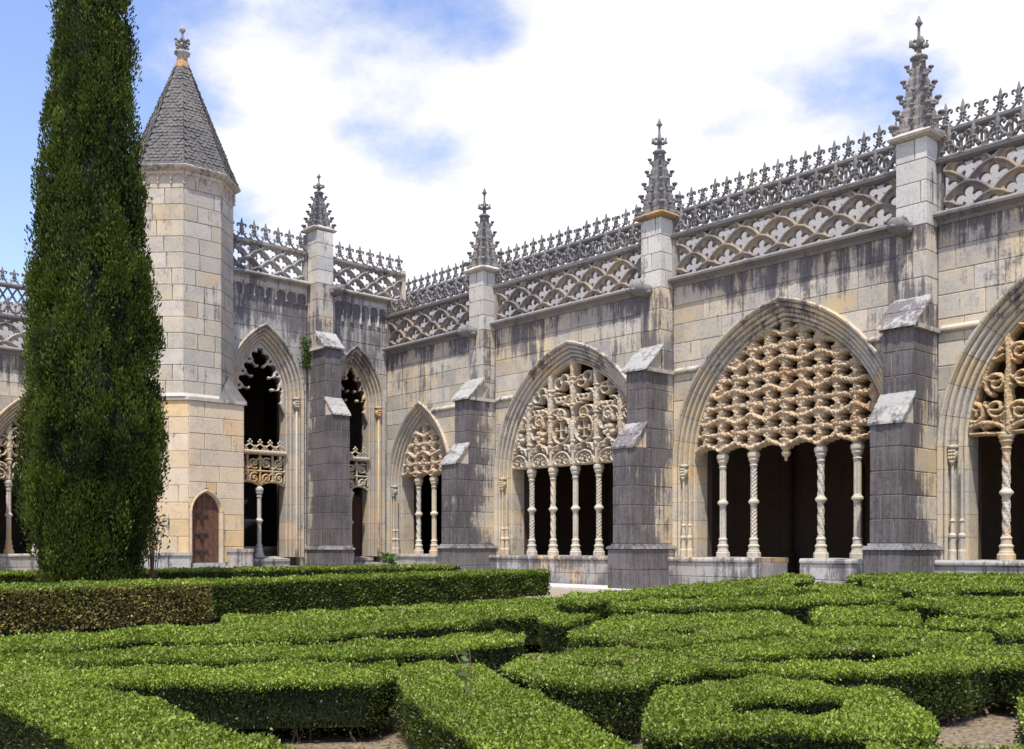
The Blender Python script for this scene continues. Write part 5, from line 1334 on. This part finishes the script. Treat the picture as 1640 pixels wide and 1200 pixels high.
for k in range(12):
    a = random.uniform(0, 6.28); h_ = random.uniform(1.6, 2.3); tip = Vector((.25 * math.cos(a) * random.random(), .25 * math.sin(a) * random.random(), h_))
    mb.tube([(0, 0, 0), tuple(tip * .5), tuple(tip)], [.012, .008, .004], 5)
    for j in range(22): q = tip * random.uniform(.55, 1); P.append((q.x + random.gauss(0, .08), q.y + random.gauss(0, .08), q.z + random.gauss(0, .08))); D.append((random.gauss(0, 1), random.gauss(0, 1), random.gauss(.3, 1)))
mb.obj('stem', 'twig', st); P = np.array(P); n = len(P)
obj('foliage', leaves_mesh('foliage', P, unit(np.array(D)), np.full(n, .10), np.full(n, .05), np.tile([[.20, .20, .12]], (n, 1)) * (.6 + .8 * RNG.random(n))[:, None], 'leaf'), st, kind='stuff')

# cypress
cyp = thing('cypress_tree', 'tall dark green columnar cypress in front of the far wing', 'tree', (-17.89, 6.52, 0))
CZ = np.array([.25, .59, .9, 1.4, 2.2, 3.0, 4.1, 5.2, 6.3, 7.3, 8.4, 9.5, 10.6, 12.5, 14.5, 16.2]); CR = np.array([.70, .74, .84, .98, 1.12, 1.17, 1.09, 1.0, .89, .79, .70, .61, .53, .38, .2, .04])
def crad(z, a):
    r = np.interp(z, CZ, CR)
    return r * (1 + .06 * np.sin(3 * a + z * .9) + .055 * np.sin(z * 2.3 + 2 * a) + .05 * np.sin(9 * a + 1.5 * np.sin(z * 1.2)) + .04 * np.sin(z * 5.1 - 3 * a) + .03 * np.sin(7 * a + z * 1.1))
mb = MB(); V = []; F = []; n = 28; zs = np.linspace(.25, 16.0, 70)
for z in zs:
    for i in range(n):
        a = 2 * PI * i / n; r = float(crad(z, a)) * .76 + .03 * math.sin(i * 5 + z * 9); V.append((r * math.cos(a), r * math.sin(a), z))
F = [(j * n + i, j * n + (i + 1) % n, (j + 1) * n + (i + 1) % n, (j + 1) * n + i) for j in range(len(zs) - 1) for i in range(n)] + [tuple(range(n - 1, -1, -1))]
mb.add(V, F); mb.obj('crown_body', 'ccore', cyp, True)
mb = MB(); mb.tube([(0, 0, 0), (.02, 0, 1), (0, .02, 8), (0, 0, 15.5)], [.24, .2, .13, .02], 10); mb.obj('trunk', 'twig', cyp)
nc = 3000; zc = .35 + 15.7 * RNG.random(nc) ** 1.25; ac = RNG.random(nc) * 2 * PI; rc = crad(zc, ac)
keep = RNG.random(nc) < np.clip(rc / .9, .15, 1); zc, ac, rc = zc[keep], ac[keep], rc[keep]; nc = len(zc)
Rc = .10 + .17 * RNG.random(nc) ** 1.6; bump = RNG.random(nc)
oc = (RNG.random(nc) < .06) * RNG.random(nc) * .17
cxx = (rc * (.80 + .13 * bump) + oc - .02) * np.cos(ac); cyy = (rc * (.80 + .13 * bump) + oc - .02) * np.sin(ac)
per = 90; idx = np.repeat(np.arange(nc), per); N = len(idx)
dirn = unit(RNG.normal(size=(N, 3)) + np.stack([np.cos(ac[idx]) * .75, np.sin(ac[idx]) * .75, np.full(N, .55)], 1))
rad = RNG.random(N) ** .4
P = np.stack([cxx[idx], cyy[idx], zc[idx]], 1) + dirn * (Rc[idx] * rad)[:, None] * np.array([.9, .9, 2.2])
D = unit(dirn * .6 + np.array([0, 0, 1.1]) + RNG.normal(size=(N, 3)) * .3)
L = .048 + .036 * RNG.random(N); q = np.clip(RNG.random(nc) ** 1.8 * .75 + .25 * np.sin(zc * 1.7 + 2.4 * ac) * np.sin(zc * .6 - 1.1 * ac + 1), 0, 1)[idx][:, None]; r_ = RNG.random(N)[:, None]
T = (np.array([.008, .017, .004]) * (1 - q) + np.array([.095, .140, .022]) * q) * (.8 + .4 * r_)
T *= (.55 + 1.0 * RNG.random(nc) ** 1.3)[idx][:, None]
obj('crown', leaves_mesh('crown', P, D, L, L * .42, T, 'cyp', .1), cyp, kind='stuff')
